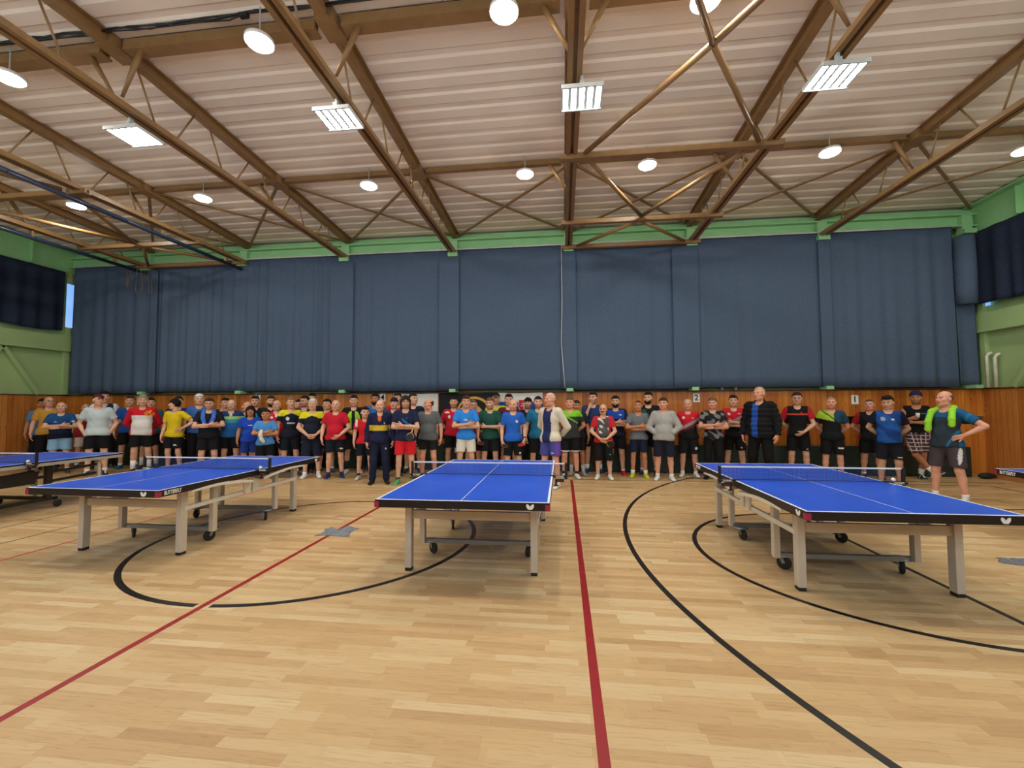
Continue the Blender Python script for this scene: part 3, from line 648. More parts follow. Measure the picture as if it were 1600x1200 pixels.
# ------------------------------------------------------------------ organic shapes: distance fields meshed by surface nets
class Field:
    def __init__(s, lo, hi, h):
        s.h = h; s.lo = np.array(lo, float); n = np.ceil((np.array(hi)-s.lo)/h).astype(int)+1
        s.ax = [s.lo[i]+h*np.arange(n[i]) for i in range(3)]; s.D = np.full(n, 1.0)
    def reg(s, lo, hi, m):
        sl = []
        for i in range(3):
            a = int(np.floor((lo[i]-m-s.lo[i])/s.h)); b = int(np.ceil((hi[i]+m-s.lo[i])/s.h))+1
            a = max(a, 0); b = min(b, len(s.ax[i]))
            if b <= a: return None, None
            sl.append(slice(a, b))
        X = s.ax[0][sl[0]][:, None, None]; Y = s.ax[1][sl[1]][None, :, None]; Z = s.ax[2][sl[2]][None, None, :]
        return tuple(sl), (X, Y, Z)
    def put(s, fn, lo, hi, k, sub=False):
        sl, P = s.reg(lo, hi, max(k, .035)+2*s.h)
        if sl is None: return
        d = fn(*P); a = s.D[sl]
        if sub: d = -d; a = -a
        if sub:
            h = np.clip(.5+.5*(-a-d)/k, 0, 1); v = -a
            h = np.clip(.5-.5*(d-(-a))/k*-1, 0, 1)
            s.D[sl] = smax(-a, d, k); return
        s.D[sl] = smin(a, d, k)
    def cap(s, a, b, ra, rb, k=.02, sub=False):
        a = np.array(a, float); b = np.array(b, float); ab = b-a; L = max((ab**2).sum(), 1e-9); r = max(ra, rb)
        def fn(X, Y, Z):
            t = np.clip(((X-a[0])*ab[0]+(Y-a[1])*ab[1]+(Z-a[2])*ab[2])/L, 0, 1)
            return np.sqrt((X-a[0]-t*ab[0])**2+(Y-a[1]-t*ab[1])**2+(Z-a[2]-t*ab[2])**2)-(ra+(rb-ra)*t)
        s.put(fn, np.minimum(a, b)-r, np.maximum(a, b)+r, k, sub)
    def ell(s, c, r, k=.02, sub=False):
        def fn(X, Y, Z):
            x, y, z = (X-c[0])/r[0], (Y-c[1])/r[1], (Z-c[2])/r[2]
            k0 = np.sqrt(x*x+y*y+z*z); k1 = np.sqrt((x/r[0])**2+(y/r[1])**2+(z/r[2])**2)+1e-9
            return k0*(k0-1)/k1
        s.put(fn, np.array(c)-np.array(r), np.array(c)+np.array(r), k, sub)
    def cut(s, fn):
        s.D = np.maximum(s.D, fn(s.ax[0][:, None, None], s.ax[1][None, :, None], s.ax[2][None, None, :]))
    def mesh(s):
        D = s.D; n = np.array(D.shape); ins = D < 0
        c = [ins[i:n[0]-1+i, j:n[1]-1+j, k:n[2]-1+k] for i in (0, 1) for j in (0, 1) for k in (0, 1)]
        alli = c[0].copy(); anyi = c[0].copy()
        for q in c[1:]: alli &= q; anyi |= q
        cell = np.argwhere(anyi & ~alli)
        if len(cell) == 0: return np.zeros((0, 3)), np.zeros((0, 4), int)
        I, J, K = cell.T; off = np.array([(i, j, k) for i in (0, 1) for j in (0, 1) for k in (0, 1)])
        val = np.stack([D[I+o[0], J+o[1], K+o[2]] for o in off], 1)
        pos = np.zeros((len(cell), 3)); cnt = np.zeros(len(cell))
        for a in range(8):
            for b in range(a+1, 8):
                if abs(off[a]-off[b]).sum() != 1: continue
                va, vb = val[:, a], val[:, b]; m = (va < 0) != (vb < 0)
                t = np.where(m, va/np.where(m, va-vb, 1), 0)
                pos += m[:, None]*(off[a]+(off[b]-off[a])*t[:, None]); cnt += m
        V = s.lo+s.h*(cell+pos/cnt[:, None])
        idx = np.full(n-1, -1); idx[I, J, K] = np.arange(len(cell)); Q = []
        for ax in range(3):
            u, w = (ax+1) % 3, (ax+2) % 3
            sa = [slice(None)]*3; sb = [slice(None)]*3; sa[ax] = slice(0, n[ax]-1); sb[ax] = slice(1, n[ax])
            A, B = ins[tuple(sa)], ins[tuple(sb)]; e = np.argwhere(A != B)
            e = e[(e[:, u] > 0) & (e[:, w] > 0) & (e[:, u] < n[u]-1) & (e[:, w] < n[w]-1)]
            if not len(e): continue
            eu = np.zeros(3, int); eu[u] = 1; ew = np.zeros(3, int); ew[w] = 1
            q = np.stack([idx[tuple((e-d).T)] for d in (eu+ew, ew, 0*eu, eu)], 1)
            fl = ~A[tuple(e.T)]; q[fl] = q[fl][:, ::-1]; Q.append(q)
        return V, np.concatenate(Q)
def smin(a, b, k):
    if k <= 0: return np.minimum(a, b)
    h = np.clip(.5+.5*(a-b)/k, 0, 1); return a*(1-h)+b*h-k*h*(1-h)
def smax(a, b, k): return -smin(-a, -b, k)
def np_mesh(name, V, Q, col, m, parent):
    me = bpy.data.meshes.new(name); me.vertices.add(len(V)); me.vertices.foreach_set('co', np.asarray(V, np.float32).ravel())
    me.loops.add(4*len(Q)); me.loops.foreach_set('vertex_index', np.asarray(Q, np.int32).ravel())
    me.polygons.add(len(Q)); me.polygons.foreach_set('loop_start', np.arange(0, 4*len(Q), 4, dtype=np.int32))
    me.polygons.foreach_set('use_smooth', np.ones(len(Q), bool)); me.update(calc_edges=True)
    if col is not None:
        a = me.color_attributes.new('col', 'FLOAT_COLOR', 'POINT'); c = np.ones((len(V), 4), np.float32); c[:, :3] = col; a.data.foreach_set('color', c.ravel())
    me.materials.append(MATS[m]); o = bpy.data.objects.new(name, me); COL.objects.link(o)
    if parent: o.parent = parent
    return o
A3 = lambda *a: np.array(a, float)
def hexa(h): return np.array(lin(h))

# hand prototypes: wrist at the origin, fingers along +X, thumb towards +Y, palm facing -Z
def make_hand(curl, tight):
    f = Field((-.05, -.07, -.09), (.21, .11, .05), .0042)
    f.cap((-.04, 0, 0), (.012, 0, 0), .024, .026, .01)
    ys = (.030, .010, -.010, -.029)
    for y in ys: f.cap((.01, y*.55, 0), (.085, y, -.002), .0145, .0115, .014)
    f.cap((.02, .02, -.008), (.055, .03, -.012), .016, .012, .012)
    for y, L, r in zip(ys, (.072, .081, .074, .058), (.0088, .009, .0086, .0078)):
        p = A3(.086, y, -.002); a = 0; spread = y*.35/.03
        for fr, c, rr in ((.46, curl, 1), (.30, curl*1.25, .94), (.24, curl*.9, .86)):
            a += c; d = A3(math.cos(a), .18*spread*(1-tight), -math.sin(a)); q = p+d*L*fr; f.cap(p, q, r*rr, r*rr*.94, .003); p = q
    if tight: f.cap((.03, .026, -.01), (.062, .048, -.03), .013, .0105, .006); f.cap((.062, .048, -.03), (.082, .03, -.05), .0105, .009, .003)
    else: f.cap((.025, .028, -.006), (.056, .058, -.014), .013, .0105, .006); f.cap((.056, .058, -.014), (.085, .068, -.024), .0105, .0088, .003)
    return f.mesh()
HAND = {'rel': make_hand(.26, 0), 'grip': make_hand(1.15, 1), 'flat': make_hand(.08, 0)}
def make_head():
    f = Field((-.12, -.15, -.16), (.12, .14, .14), .0058)
    f.ell((0, .014, .030), (.077, .096, .089), .03)
    f.ell((0, -.030, -.040), (.061, .064, .078), .03); f.ell((0, -.066, -.092), (.030, .026, .024), .025)
    for s in (-1, 1):
        f.ell((s*.042, -.052, -.018), (.028, .03, .026), .02); f.ell((s*.046, -.02, -.075), (.022, .035, .03), .02)
        f.cap((s*.012, -.087, .030), (s*.045, -.074, .030), .011, .009, .014)
        f.ell((s*.031, -.095, .010), (.017, .018, .012), .012, True)
        f.ell((s*.031, -.074, .009), (.0135, .0135, .0125), .003)
    f.cap((0, -.088, .020), (0, -.112, -.022), .009, .0135, .012)
    for s in (-1, 1): f.ell((s*.013, -.100, -.026), (.010, .012, .009), .008)
    f.ell((0, -.089, -.054), (.025, .012, .007), .006); f.ell((0, -.088, -.066), (.022, .012, .008), .005)
    for s in (-1, 1):
        f.ell((s*.079, .012, -.004), (.011, .021, .033), .008); f.ell((s*.09, .006, -.002), (.006, .011, .018), .006, True)
    f.cap((0, .02, -.07), (0, .03, -.15), .054, .056, .03)
    return f.mesh()
HEAD = make_head()
def make_hair(st):
    f = Field((-.16, -.17, -.28), (.16, .19, .20), .0068)
    sk = lambda t, k=.02, up=0: f.ell((0, .014, .030+up*.5), (.077+t, .096+t, .089+t+up*.5), k)
    line = lambda X, Y, Z, z0, sl: (z0-sl*(Y+.0))-Z
    if st == 'short':
        sk(.010, .02, .012); f.cut(lambda X, Y, Z: np.where(Y < -.02, .072-(-.02-Y)*.05, np.where(Y > .035, -.05-(Y-.035)*.2, .072-(Y+.02)*2.2))-Z)
        f.D = f.D+.004*np.sin(f.ax[0]*95)[:, None, None]*np.sin(f.ax[1]*70)[None, :, None]*np.sin(f.ax[2]*80+1)[None, None, :]
    elif st == 'crop':
        sk(.004, .02, .003); f.cut(lambda X, Y, Z: np.where(Y < -.02, .078, np.where(Y > .035, -.04, .078-(Y+.02)*2.1))-Z)
    elif st == 'fringe':
        sk(.008); f.cut(lambda X, Y, Z: np.where(Y > .03, -.05, .01-(Y-.03)*.9)-Z); f.cut(lambda X, Y, Z: Z-(.045+.25*Y)); f.cut(lambda X, Y, Z: -.015-Y+0*X)
    elif st == 'quiff':
        sk(.010, .02, .014); f.ell((0, -.05, .115), (.062, .055, .030), .02); f.ell((.02, -.075, .105), (.04, .03, .022), .015)
        f.cut(lambda X, Y, Z: np.where(Y < -.02, .074, np.where(Y > .035, -.045, .074-(Y+.02)*2.1))-Z)
    elif st == 'bowl':
        sk(.015, .02, .01); f.cut(lambda X, Y, Z: np.where(Y < -.02, .042, np.where(Y > .035, -.06, .042-(Y+.02)*1.8))-Z)
    elif st in ('long', 'woman'):
        sk(.017, .02, .006); b = -.10 if st == 'long' else -.20
        for s in (-1, 1): f.cap((s*.068, .03, .03), (s*.080, .035, b), .035, .028, .03)
        f.cap((0, .07, .02), (0, .075, b), .07, .06, .03)
        f.cut(lambda X, Y, Z: np.where(Y < -.018, .060-np.abs(X)*.6, -.5)-Z)
        if st == 'long': f.ell((.02, -.07, .085), (.05, .035, .03), .02)
    elif st in ('cap', 'beanie'):
        sk(.012 if st == 'cap' else .016, .02, .006 if st == 'cap' else .02); z = .052 if st == 'cap' else .040
        f.cut(lambda X, Y, Z: z-.25*(Y+.0)-Z)
        if st == 'cap': f.ell((0, -.115, .052), (.055, .055, .009), .006)
    elif st == 'under': sk(.007); f.cut(lambda X, Y, Z: np.where(Y > .035, -.05, .01-(Y-.03)*.9)-Z); f.cut(lambda X, Y, Z: Z-.055); f.cut(lambda X, Y, Z: -.01-Y+0*X)
    elif st == 'band': sk(.008); f.cut(lambda X, Y, Z: np.abs(Z-.062)-.017)
    elif st == 'beard':
        f.ell((0, -.034, -.052), (.069, .072, .082), .02); f.cut(lambda X, Y, Z: Z-(-.050+np.maximum(0, Y+.04)*.9)); f.cut(lambda X, Y, Z: Y-.01)
        f.ell((0, -.10, -.060), (.021, .03, .010), .006, True)
    elif st == 'mous': f.cap((-.026, -.092, -.046), (.026, -.092, -.046), .009, .009, .006); f.ell((0, -.1, -.042), (.012, .012, .008), .01)
    return f.mesh()
HAIR = {}
def make_shoe():
    f = Field((-.07, -.24, -.02), (.07, .10, .16), .0068)
    f.cap((0, .045, .044), (0, -.12, .036), .043, .040, .02); f.ell((0, -.155, .030), (.047, .062, .034), .02); f.cap((0, .03, .05), (0, .02, .095), .043, .044, .02); f.ell((0, -.06, .06), (.036, .06, .04), .02)
    f.cap((0, .03, .09), (0, .02, .15), .032, .034, .008, True); f.cut(lambda X, Y, Z: .001-Z+0*X)
    return f.mesh()
SHOE = make_shoe(); SHOE_ME = {}

# arm poses for the arm at -X (mirrored for +X): elbow, wrist, hand direction, thumb direction, hand shape
POSE = {'down': ((-.255, .03, 1.14), (-.275, -.05, .90), (.08, -.12, -1), (.2, -1, 0), 'rel'),
        'pockets': ((-.30, .07, 1.16), (-.205, -.035, .955), (.32, .08, -1), (.3, -1, 0), 'flat'),
        'pouch': ((-.30, .0, 1.15), (-.175, -.085, 1.02), (.95, .3, -.15), (0, -.4, 1), 'flat'),
        'crossed': ((-.255, -.085, 1.16), (.045, -.225, 1.20), (1, .12, .12), (0, -.2, 1), 'flat'),
        'crossedU': ((-.255, -.075, 1.15), (.03, -.185, 1.135), (1, .25, .1), (0, .1, 1), 'flat'),
        'clasp': ((-.275, -.03, 1.14), (-.085, -.185, .975), (.8, -.1, -.55), (.4, -.6, .6), 'rel'),
        'hips': ((-.43, .07, 1.21), (-.225, -.05, 1.06), (.55, -.7, -.3), (0, .5, -1), 'flat'),
        'behind': ((-.285, .12, 1.15), (-.13, .20, .99), (1, .1, -.2), (0, .5, 1), 'rel'),
        'chin': ((-.19, -.17, 1.18), (-.085, -.185, 1.43), (.45, .35, 1), (.6, .5, -.2), 'rel'),
        'belly': ((-.255, -.05, 1.17), (-.10, -.22, 1.25), (.8, -.45, .2), (0, .1, 1), 'grip'),
        'racket': ((-.255, .03, 1.14), (-.25, -.10, .91), (.02, -.35, -1), (.3, -1, .3), 'grip'),
        'cross1': ((-.25, -.07, 1.15), (.09, -.20, 1.165), (1, .2, .05), (0, -.1, 1), 'rel')}
SKIN = ['deae92', 'e0a58c', 'c48a66']
def fbm(P, s, seed=0):
    a = np.sin(P[:, 0]*s*1.3+seed+1.7*np.sin(P[:, 2]*s*.9+seed*2))+np.sin(P[:, 2]*s*1.7+P[:, 1]*s+1.3*np.sin(P[:, 0]*s*1.1))+np.sin((P[:, 0]+P[:, 2])*s*2.3+seed)
    return a/3
def paint(P, base, ops):
    C = np.tile(hexa(base), (len(P), 1)); X, Y, Z = P.T; fr = Y < .02
    for o in ops:
        k = o[0]; m = None
        if k in ('z',): m = (Z > o[1]) & (Z < o[2]) & (np.abs(X) < (.215 if o[2] < 1.34 else 9)); c = o[3]
        elif k == 'yoke': m = Z > o[1]-.0+np.where(np.abs(X) < .12, .02+.4*(.12-np.abs(X)), 0); c = o[2]
        elif k == 'slv': m = np.abs(X) > .185+.0*Z; c = o[1]
        elif k == 'sp': m = fr & (((X-o[1])/o[3])**2+((Z-o[2])/o[4])**2 < 1); c = o[5]
        elif k == 'spx': m = fr & (np.abs(X-o[1]) < o[3]) & (np.abs(Z-o[2]) < o[4]); c = o[5]
        elif k == 'fc': m = fr & (np.abs(X) < o[1]); c = o[2]
        elif k == 'fc2': m = (Y < -.03) & (X > o[1]) & (X < o[2]); c = o[3]
        elif k == 'diag': m = fr & (Z-o[1]*X > o[2]) & (Z-o[1]*X < o[3]); c = o[4]
        elif k == 'diagp': m = Z-o[1]*X > o[2]; c = o[3]
        elif k == 'yl': m = (X < .03) & (Z-o[2]*X > o[1]); c = o[3]
        elif k == 'z2': m = (X > o[1]); c = o[2]
        elif k == 'cam': z0, z1 = (o[3], o[4]); m = (fbm(P, o[2], 1) > .18) & (Z > z0) & (Z < z1) & ((np.abs(X) < .12) if z1 < 1.4 else True); c = o[1]
        elif k == 'cam2': m = (((X-o[1])/o[3])**2+((Z-o[2])/o[4])**2 < 1) & (fbm(P, 40, 2) > -.2); c = o[5]
        elif k == 'cam3': m = fr & (fbm(P, o[2], 3) > .35) & (np.abs(X) < o[3]) & (Z > 1.1); c = o[1]
        elif k == 'plaid':
            g = (np.abs(((X+Y*.4)/.075) % 1-.5) > .42) | (np.abs((Z/.075) % 1-.5) > .42); d = (np.abs(((X+Y*.4)/.075+.25) % 1-.5) > .40)
            C[d] = hexa(o[2]); m = g; c = o[1]
        if m is not None: C[m] = hexa(c)
    return C
def frame(u, t):
    u = np.array(u, float); u /= np.linalg.norm(u); t = np.array(t, float); t = t-u*(t@u); t /= np.linalg.norm(t); return np.stack([u, t, np.cross(u, t)], 1)
def rz(a): c, s = math.cos(a), math.sin(a); return np.array([[c, -s, 0], [s, c, 0], [0, 0, 1]])
def rx(a): c, s = math.cos(a), math.sin(a); return np.array([[1, 0, 0], [0, c, -s], [0, s, c]])
def racket(loc, R, lab):
    r = empty('table_tennis_racket'); r.matrix_world = Matrix.Translation(Vector(loc)) @ Matrix(R.tolist()).to_4x4(); tag(r, lab, 'racket', 'rackets held by players')
    MB().box((.045, 0, 0), (.10, .026, .022)).build('handle', 'racket_wood', r, bevel=.006)
    b = [(.075, .013), (.10, .035), (.13, .068), (.17, .078), (.21, .068), (.24, .035), (.25, 0)]; b = b+[(x, -y) for x, y in b[::-1][1:]]
    MB().prism(b[::-1], (0, 0, -.003), (1, 0, 0), (0, 1, 0), (0, 0, 1), .006).build('blade', 'racket_wood', r)
    q = [(.09+(x-.075)*.92+.006, y*.97) for x, y in b]
    MB().prism(q[::-1], (0, 0, .003), (1, 0, 0), (0, 1, 0), (0, 0, 1), .004).build('rubber', 'black_rubber', r); MB().prism(q[::-1], (0, 0, -.007), (1, 0, 0), (0, 1, 0), (0, 0, 1), .004).build('rubber', 'racket_red', r)

def D(x, y, H, hair=None, hair2=None, sk=0, top=('tee', '888888'), bot=('shorts', '181818'), a=('down', 'down'), hy=0, hp=0, dy=0, b=1., be=0., gl=0, bd=None, mous=None, kid=0, fem=0,
      bl=.60, st=.045, so=('e6e6e3', .15), sh=('3a3c42', '55585e'), watch=0, band=None, legs=None, rk=None, cup=0, ntowel=None, gtowel=None, htowel=0, shortlong=0, lab=''):
    s = H/1.779; face = math.atan2(-x, y)*.85+math.radians(dy)
    root = empty('person', (x, y, 0), face); tag(root, lab, 'person', 'players lined up along the far wall')
    g = 1+(b-1)*.9; gd = 1+(b-1)*1.1; rnd = random.Random(int((x+20)*1000)); hs = 1.14 if kid else 1.05
    SH = [A3(-.175*(.93+.07*g), .012, 1.425), A3(.175*(.93+.07*g), .012, 1.425)]
    arms = []
    for i, sx in enumerate((-1, 1)):
        E, Wr, u, t, hnd = POSE[a[i]]; mx = A3(-sx, 1, 1); w = g-1
        E, Wr, u, t = [np.array(v, float)*mx for v in (E, Wr, u, t)]
        E[0] += sx*.10*w; E[1] -= 0
        if a[i] in ('down', 'racket', 'pockets'): Wr[0] += sx*.12*w
        if Wr[1] < -.1: Wr[1] -= .16*w+.07*be
        j = A3(rnd.uniform(-.012, .012), rnd.uniform(-.015, .01), rnd.uniform(-.02, .02)); arms.append((SH[i], E+j, Wr+j*.7, u, t, hnd))
    HIP = [A3(-.092, .005, .92), A3(.092, .005, .92)]
    KN = [A3(-.10-st*.55, -.02, .50), A3(.10+st*.55, -.02, .50)]; AN = [A3(-.10-st, .025, .085), A3(.10+st, .025, .085)]; foot_rz = [-.22, .22]
    if legs == 'cross': KN[0] = A3(-.06, -.20, .52); AN[0] = A3(.20, -.10, .16); foot_rz[0] = 1.1; AN[1] = A3(.03, .03, .085); KN[1] = A3(.07, -.02, .5)
    def torso(f, t, k=.05):
        f.ell((0, .008, .935), (.160*g+t, .112*gd+t, .14+t), k); f.ell((0, .004, 1.10), (.146*g+t+.02*be, .106*gd+t+.02*be, .17), k)
        f.ell((0, .006, 1.29), (.166*(g*.7+.3)+t, .113*gd+t, .185), k); f.cap(SH[0]+A3(.03, 0, 0), SH[1]-A3(.03, 0, 0), .062+t, .062+t, k)
        f.cap((0, .02, 1.40), (0, .025, 1.50), .085+t, .056+t*.4, .04)
        if be: f.ell((0, -.05-.045*be, 1.07), (.125*g+.02*be+t, .075+.06*be+t, .15), .06)
        if fem:
            for q in (-1, 1): f.ell((q*.07, -.085, 1.27), (.068+t, .06+t, .07+t), .04)
    # ---- body: torso, limbs, hands and head in one mesh
    lo, hi = (-.52, -.42, .0), (.52, .32, 1.64); f = Field(lo, hi, .0155); torso(f, 0)
    f.cap((0, .022, 1.45), (0, .004, 1.60), .058*(.8+.2*g), .054*(.8+.2*g), .03)
    al = 1+.35*(g-1)
    for S0, E, Wr, u, t, hnd in arms: f.cap(S0, E, .052*al, .041*al, .03); m = E+(Wr-E)*.3; f.cap(E, m, .040*al, .042*al, .012); f.cap(m, Wr, .042*al, .027, .012)
    ll = 1+.45*(g-1)
    for h_, k_, n_ in zip(HIP, KN, AN):
        f.cap(h_, k_, .090*ll, .057*ll, .03); c = k_+(n_-k_)*.3+A3(0, .018, 0); f.cap(k_, c, .055*ll, .057*ll, .02); f.cap(c, n_, .055*ll, .037, .02); f.cap(n_, n_+A3(0, -.08, -.05), .033, .024, .02)
    V, Q = f.mesh(); Vs = [V]; Qs = [Q]; sc = hexa(SKIN[sk])*rnd.uniform(.92, 1.06); C = np.tile(sc, (len(V), 1))
    C *= 1+.07*fbm(V, 14, x)[:, None]*A3(.5, 1, 1); Cs = [C]; n = len(V)
    for i, (S0, E, Wr, u, t, hnd) in enumerate(arms):
        hv, hq = HAND[hnd]; hv = hv*(.92 if (fem or kid) else 1.0); hv = hv*A3(1, 1, 1 if i == 0 else -1)
        hv = hv @ frame(u, t).T+Wr; hq2 = hq if i == 0 else hq[:, ::-1]
        Vs.append(hv); Qs.append(hq2+n); n += len(hv); Cs.append(np.tile(sc*A3(1.02, .95, .93), (len(hv), 1)))
    hc = A3(0, -.014, 1.655); Rh = rz(math.radians(hy)) @ rx(math.radians(hp+rnd.uniform(-2, 3))); wx = A3((1.0+.05*b)*hs*rnd.uniform(.97, 1.03), hs, hs)
    hl, hq = HEAD; c = np.tile(sc*A3(1.02, .98, .97), (len(hl), 1)); X, Y, Z = hl.T
    hcol = hexa(hair[1]) if hair and hair[0] not in ('cap', 'beanie') else hexa(hair2 or '4a3a30')
    ck = np.exp(-(((np.abs(X)-.042)/.022)**2+((Z+.022)/.02)**2))*(Y < -.03); c *= 1-ck[:, None]*A3(.0, .10, .10)
    ns = (np.abs(X) < .02) & (Y < -.098) & (Z > -.04) & (Z < 0); c[ns] *= A3(1.0, .88, .86)
    lip = (np.abs(X) < .026) & (Z < -.048) & (Z > -.074) & (Y < -.085); c[lip] = c[lip]*A3(.82, .55, .55)
    bw = (Z > .026) & (Z < .040) & (np.abs(X) > .012) & (np.abs(X) < .050) & (Y < -.06); c[bw] = c[bw]*.3+hcol*.5
    ey = ((np.abs(X)-.031)**2+((Z-.008)*1.7)**2 < .0125**2) & (Y < -.072); c[ey] = A3(.55, .5, .46)
    ir = ((np.abs(X)-.031)**2+((Z-.008)*1.1)**2 < .0078**2) & (Y < -.072); c[ir] = A3(.03, .022, .018)
    lid = (np.abs(X) < .047) & (np.abs(X) > .015) & (Z > .018) & (Z < .025) & (Y < -.06); c[lid] *= .72
    if bd or hair: st_ = (Z < -.045+np.maximum(0, Y+.03)*.8) & (Z > -.125) & (Y < .0) & ~lip; c[st_] = c[st_]*.93 if not bd else c[st_]*.5+hexa(bd)*.5
    hv = (hl*wx) @ Rh.T+hc; Vs.append(hv); Qs.append(hq+n); Cs.append(c)
    V = np.concatenate(Vs); body = np_mesh('body', V*s, np.concatenate(Qs), np.clip(np.concatenate(Cs), 0, 1), 'skin', root)
    def headpart(name, st, col, m='cloth', sc_=1.0):
        if st not in HAIR: HAIR[st] = make_hair(st)
        v, q = HAIR[st]; vv = v.copy()
        if shortlong and st == 'woman': vv = vv*A3(.95, .98, 1); vv[:, 2] = np.where(vv[:, 2] < -.05, -.05+(vv[:, 2]+.05)*.55, vv[:, 2])
        n_ = 1+.12*fbm(v*6, 12, x)[:, None]; np_mesh(name, ((vv*wx) @ Rh.T+hc)*s, q, np.clip(hexa(col)*n_, 0, 1), m, root)
    if hair:
        if hair[0] in ('cap', 'beanie'): headpart(hair[0], hair[0], hair[1]); headpart('hair', 'under', hair2)
        else: headpart('hair', hair[0], hair[1])
    if band: headpart('headband', 'band', band)
    if bd and sum(hexa(bd)) < .13: headpart('beard', 'beard', bd)
    if mous: headpart('moustache', 'mous', mous)
    if gl:
        m = MB(); T = lambda p: ((A3(*p)*wx) @ Rh.T+hc)*s
        for q in (-1, 1):
            m.tube([T((q*.031+.021*math.cos(k*PI/6), -.104, .008+.016*math.sin(k*PI/6))) for k in range(13)], .0022, 5); m.tube([T((q*.052, -.102, .012)), T((q*.082, -.03, .012)), T((q*.084, .01, .008))], .002, 5)
        m.tube([T((-.010, -.105, .012)), T((.010, -.105, .012))], .002, 5); m.build('glasses', 'lens_black', root, smooth=True)
    # ---- upper garment
    kind = top[0]; lng = kind in ('jacket', 'hoodie', 'puffer'); t = {'puffer': .030, 'jacket': .022, 'hoodie': .026}.get(kind, .014); hem = .86 if lng else .875
    if kind == 'sleeveless': hem = .9
    f = Field((-.56, -.46, .78), (.56, .36, 1.62), .0145); torso(f, t)
    if lng or kind in ('tee', 'polo'): f.ell((0, .0, .92), (max(.163*g+t+.012, .10+.092*(1+.45*(g-1))+.028), max(.118*gd+t+.014, .092*(1+.45*(g-1))+.04), .15), .05)
    f.cut(lambda X, Y, Z: hem+.012*np.sin(X*9+x)-Z+0*Y)
    nk = 1.515 if kind in ('jacket', 'puffer', 'polo') else 1.495
    f.cut(lambda X, Y, Z: Z-(nk+.25*(Y-.0))+0*X); f.cap((0, -.03, 1.47), (0, -.02, 1.62), .062 if kind != 'sleeveless' else .07, .085, .012, True)
    if kind in ('polo', 'jacket', 'puffer'): f.cap((0, .03, 1.47), (0, .03, 1.515 if kind == 'polo' else 1.535), .078, .070, .012); f.cap((0, -.035, 1.47), (0, -.02, 1.66), .058, .075, .008, True)
    if kind == 'hoodie': f.ell((0, .085, 1.47), (.13, .075, .07), .03)
    if kind != 'sleeveless':
        for S0, E, Wr, u, tt, hnd in arms:
            f2 = Field((-.56, -.46, .78), (.56, .36, 1.62), .0145)
            if lng:
                f2.cap(S0, E, .062*al+t*.8, .052*al+t*.6, .02); f2.cap(E, Wr, .052*al+t*.6, .038+t*.4, .02); dv = Wr-E; dv = dv/np.linalg.norm(dv); e0 = Wr+dv*.01
            else: f2.cap(S0, S0+(E-S0)*.95, .062*al+t*.6, .060*al+t*.7, .02); dv = E-S0; dv = dv/np.linalg.norm(dv); e0 = S0+(E-S0)*.66
            f2.cut(lambda X, Y, Z: (X-e0[0])*dv[0]+(Y-e0[1])*dv[1]+(Z-e0[2])*dv[2]); f.D = smin(f.D, f2.D, .02)
    V, Q = f.mesh(); C = paint(V, top[1], top[2:])
    # soft folds in the cloth
    nrm = V-np.stack([V[:, 0]*.3, 0*V[:, 0], V[:, 2]], 1); nrm /= np.linalg.norm(nrm, axis=1)[:, None]+1e-6
    if kind == 'puffer': amp = .017*np.abs(np.sin(V[:, 2]*36))
    else: amp = .0045*fbm(V*A3(1, 1, .6), 24, x)
    np_mesh({'tee': 'shirt', 'polo': 'polo_shirt', 'sleeveless': 'shirt'}.get(kind, 'jacket' if kind != 'hoodie' else 'hoodie'), (V+nrm*amp[:, None])*s, Q, np.clip(C, 0, 1), 'cloth', root)
    # ---- shorts or trousers
    tr = bot[0] == 'trousers'; zl = .07 if tr else bl
    f = Field((-.36, -.36, zl-.05), (.36, .28, 1.05), .0145); tt = .016
    f.ell((0, .008, .935), (.160*g+tt, .112*gd+tt, .14), .04); pass
    for h_, k_, n_ in zip(HIP, KN, AN):
        f.cap(h_, k_, .092*ll+tt, (.062*ll+tt*1.0) if tr else (.078*ll+tt*1.3), .03)
        if tr: f.cap(k_, n_+A3(0, 0, .0), .066*ll+tt, .052+tt, .03)
    f.cut(lambda X, Y, Z: Z-.955+0*X)
    if legs != 'cross': f.cut(lambda X, Y, Z: zl-Z+.006*np.sin(X*20+x)+0*Y)
    else: f.cut(lambda X, Y, Z: zl-Z-.1*(Y < -.05)*0+0*X)
    V, Q = f.mesh(); C = paint(V, bot[1], bot[2:]); amp = .004*fbm(V*A3(1, 1, .6), 26, x+2); nrm = V*A3(1, 1, 0); nrm /= np.linalg.norm(nrm, axis=1)[:, None]+1e-6
    np_mesh('trousers' if tr else 'shorts', (V+nrm*amp[:, None])*s, Q, np.clip(C, 0, 1), 'cloth', root)
    # ---- shoes and socks
    for i in range(2):
        key = sh
        if key not in SHOE_ME:
            v, q = SHOE; c = np.tile(hexa(sh[0]), (len(v), 1)); c[(v[:, 2] < .024)] = hexa('d9d7d0' if sh[0] not in ('131316', '1a1b20') else '2a2a2c')
            c[(np.abs(v[:, 1]+.04+.5*(v[:, 2]-.05)) < .016) & (v[:, 2] > .026) & (np.abs(v[:, 0]) > .03)] = hexa(sh[1]); c[(np.abs(v[:, 0]) < .014) & (v[:, 2] > .06) & (v[:, 1] < .0)] = hexa(sh[1])
            o = np_mesh('shoe', v, q, c, 'shoe_mix', root); SHOE_ME[key] = o.data
        else: o = bpy.data.objects.new('shoe', SHOE_ME[key]); COL.objects.link(o); o.parent = root
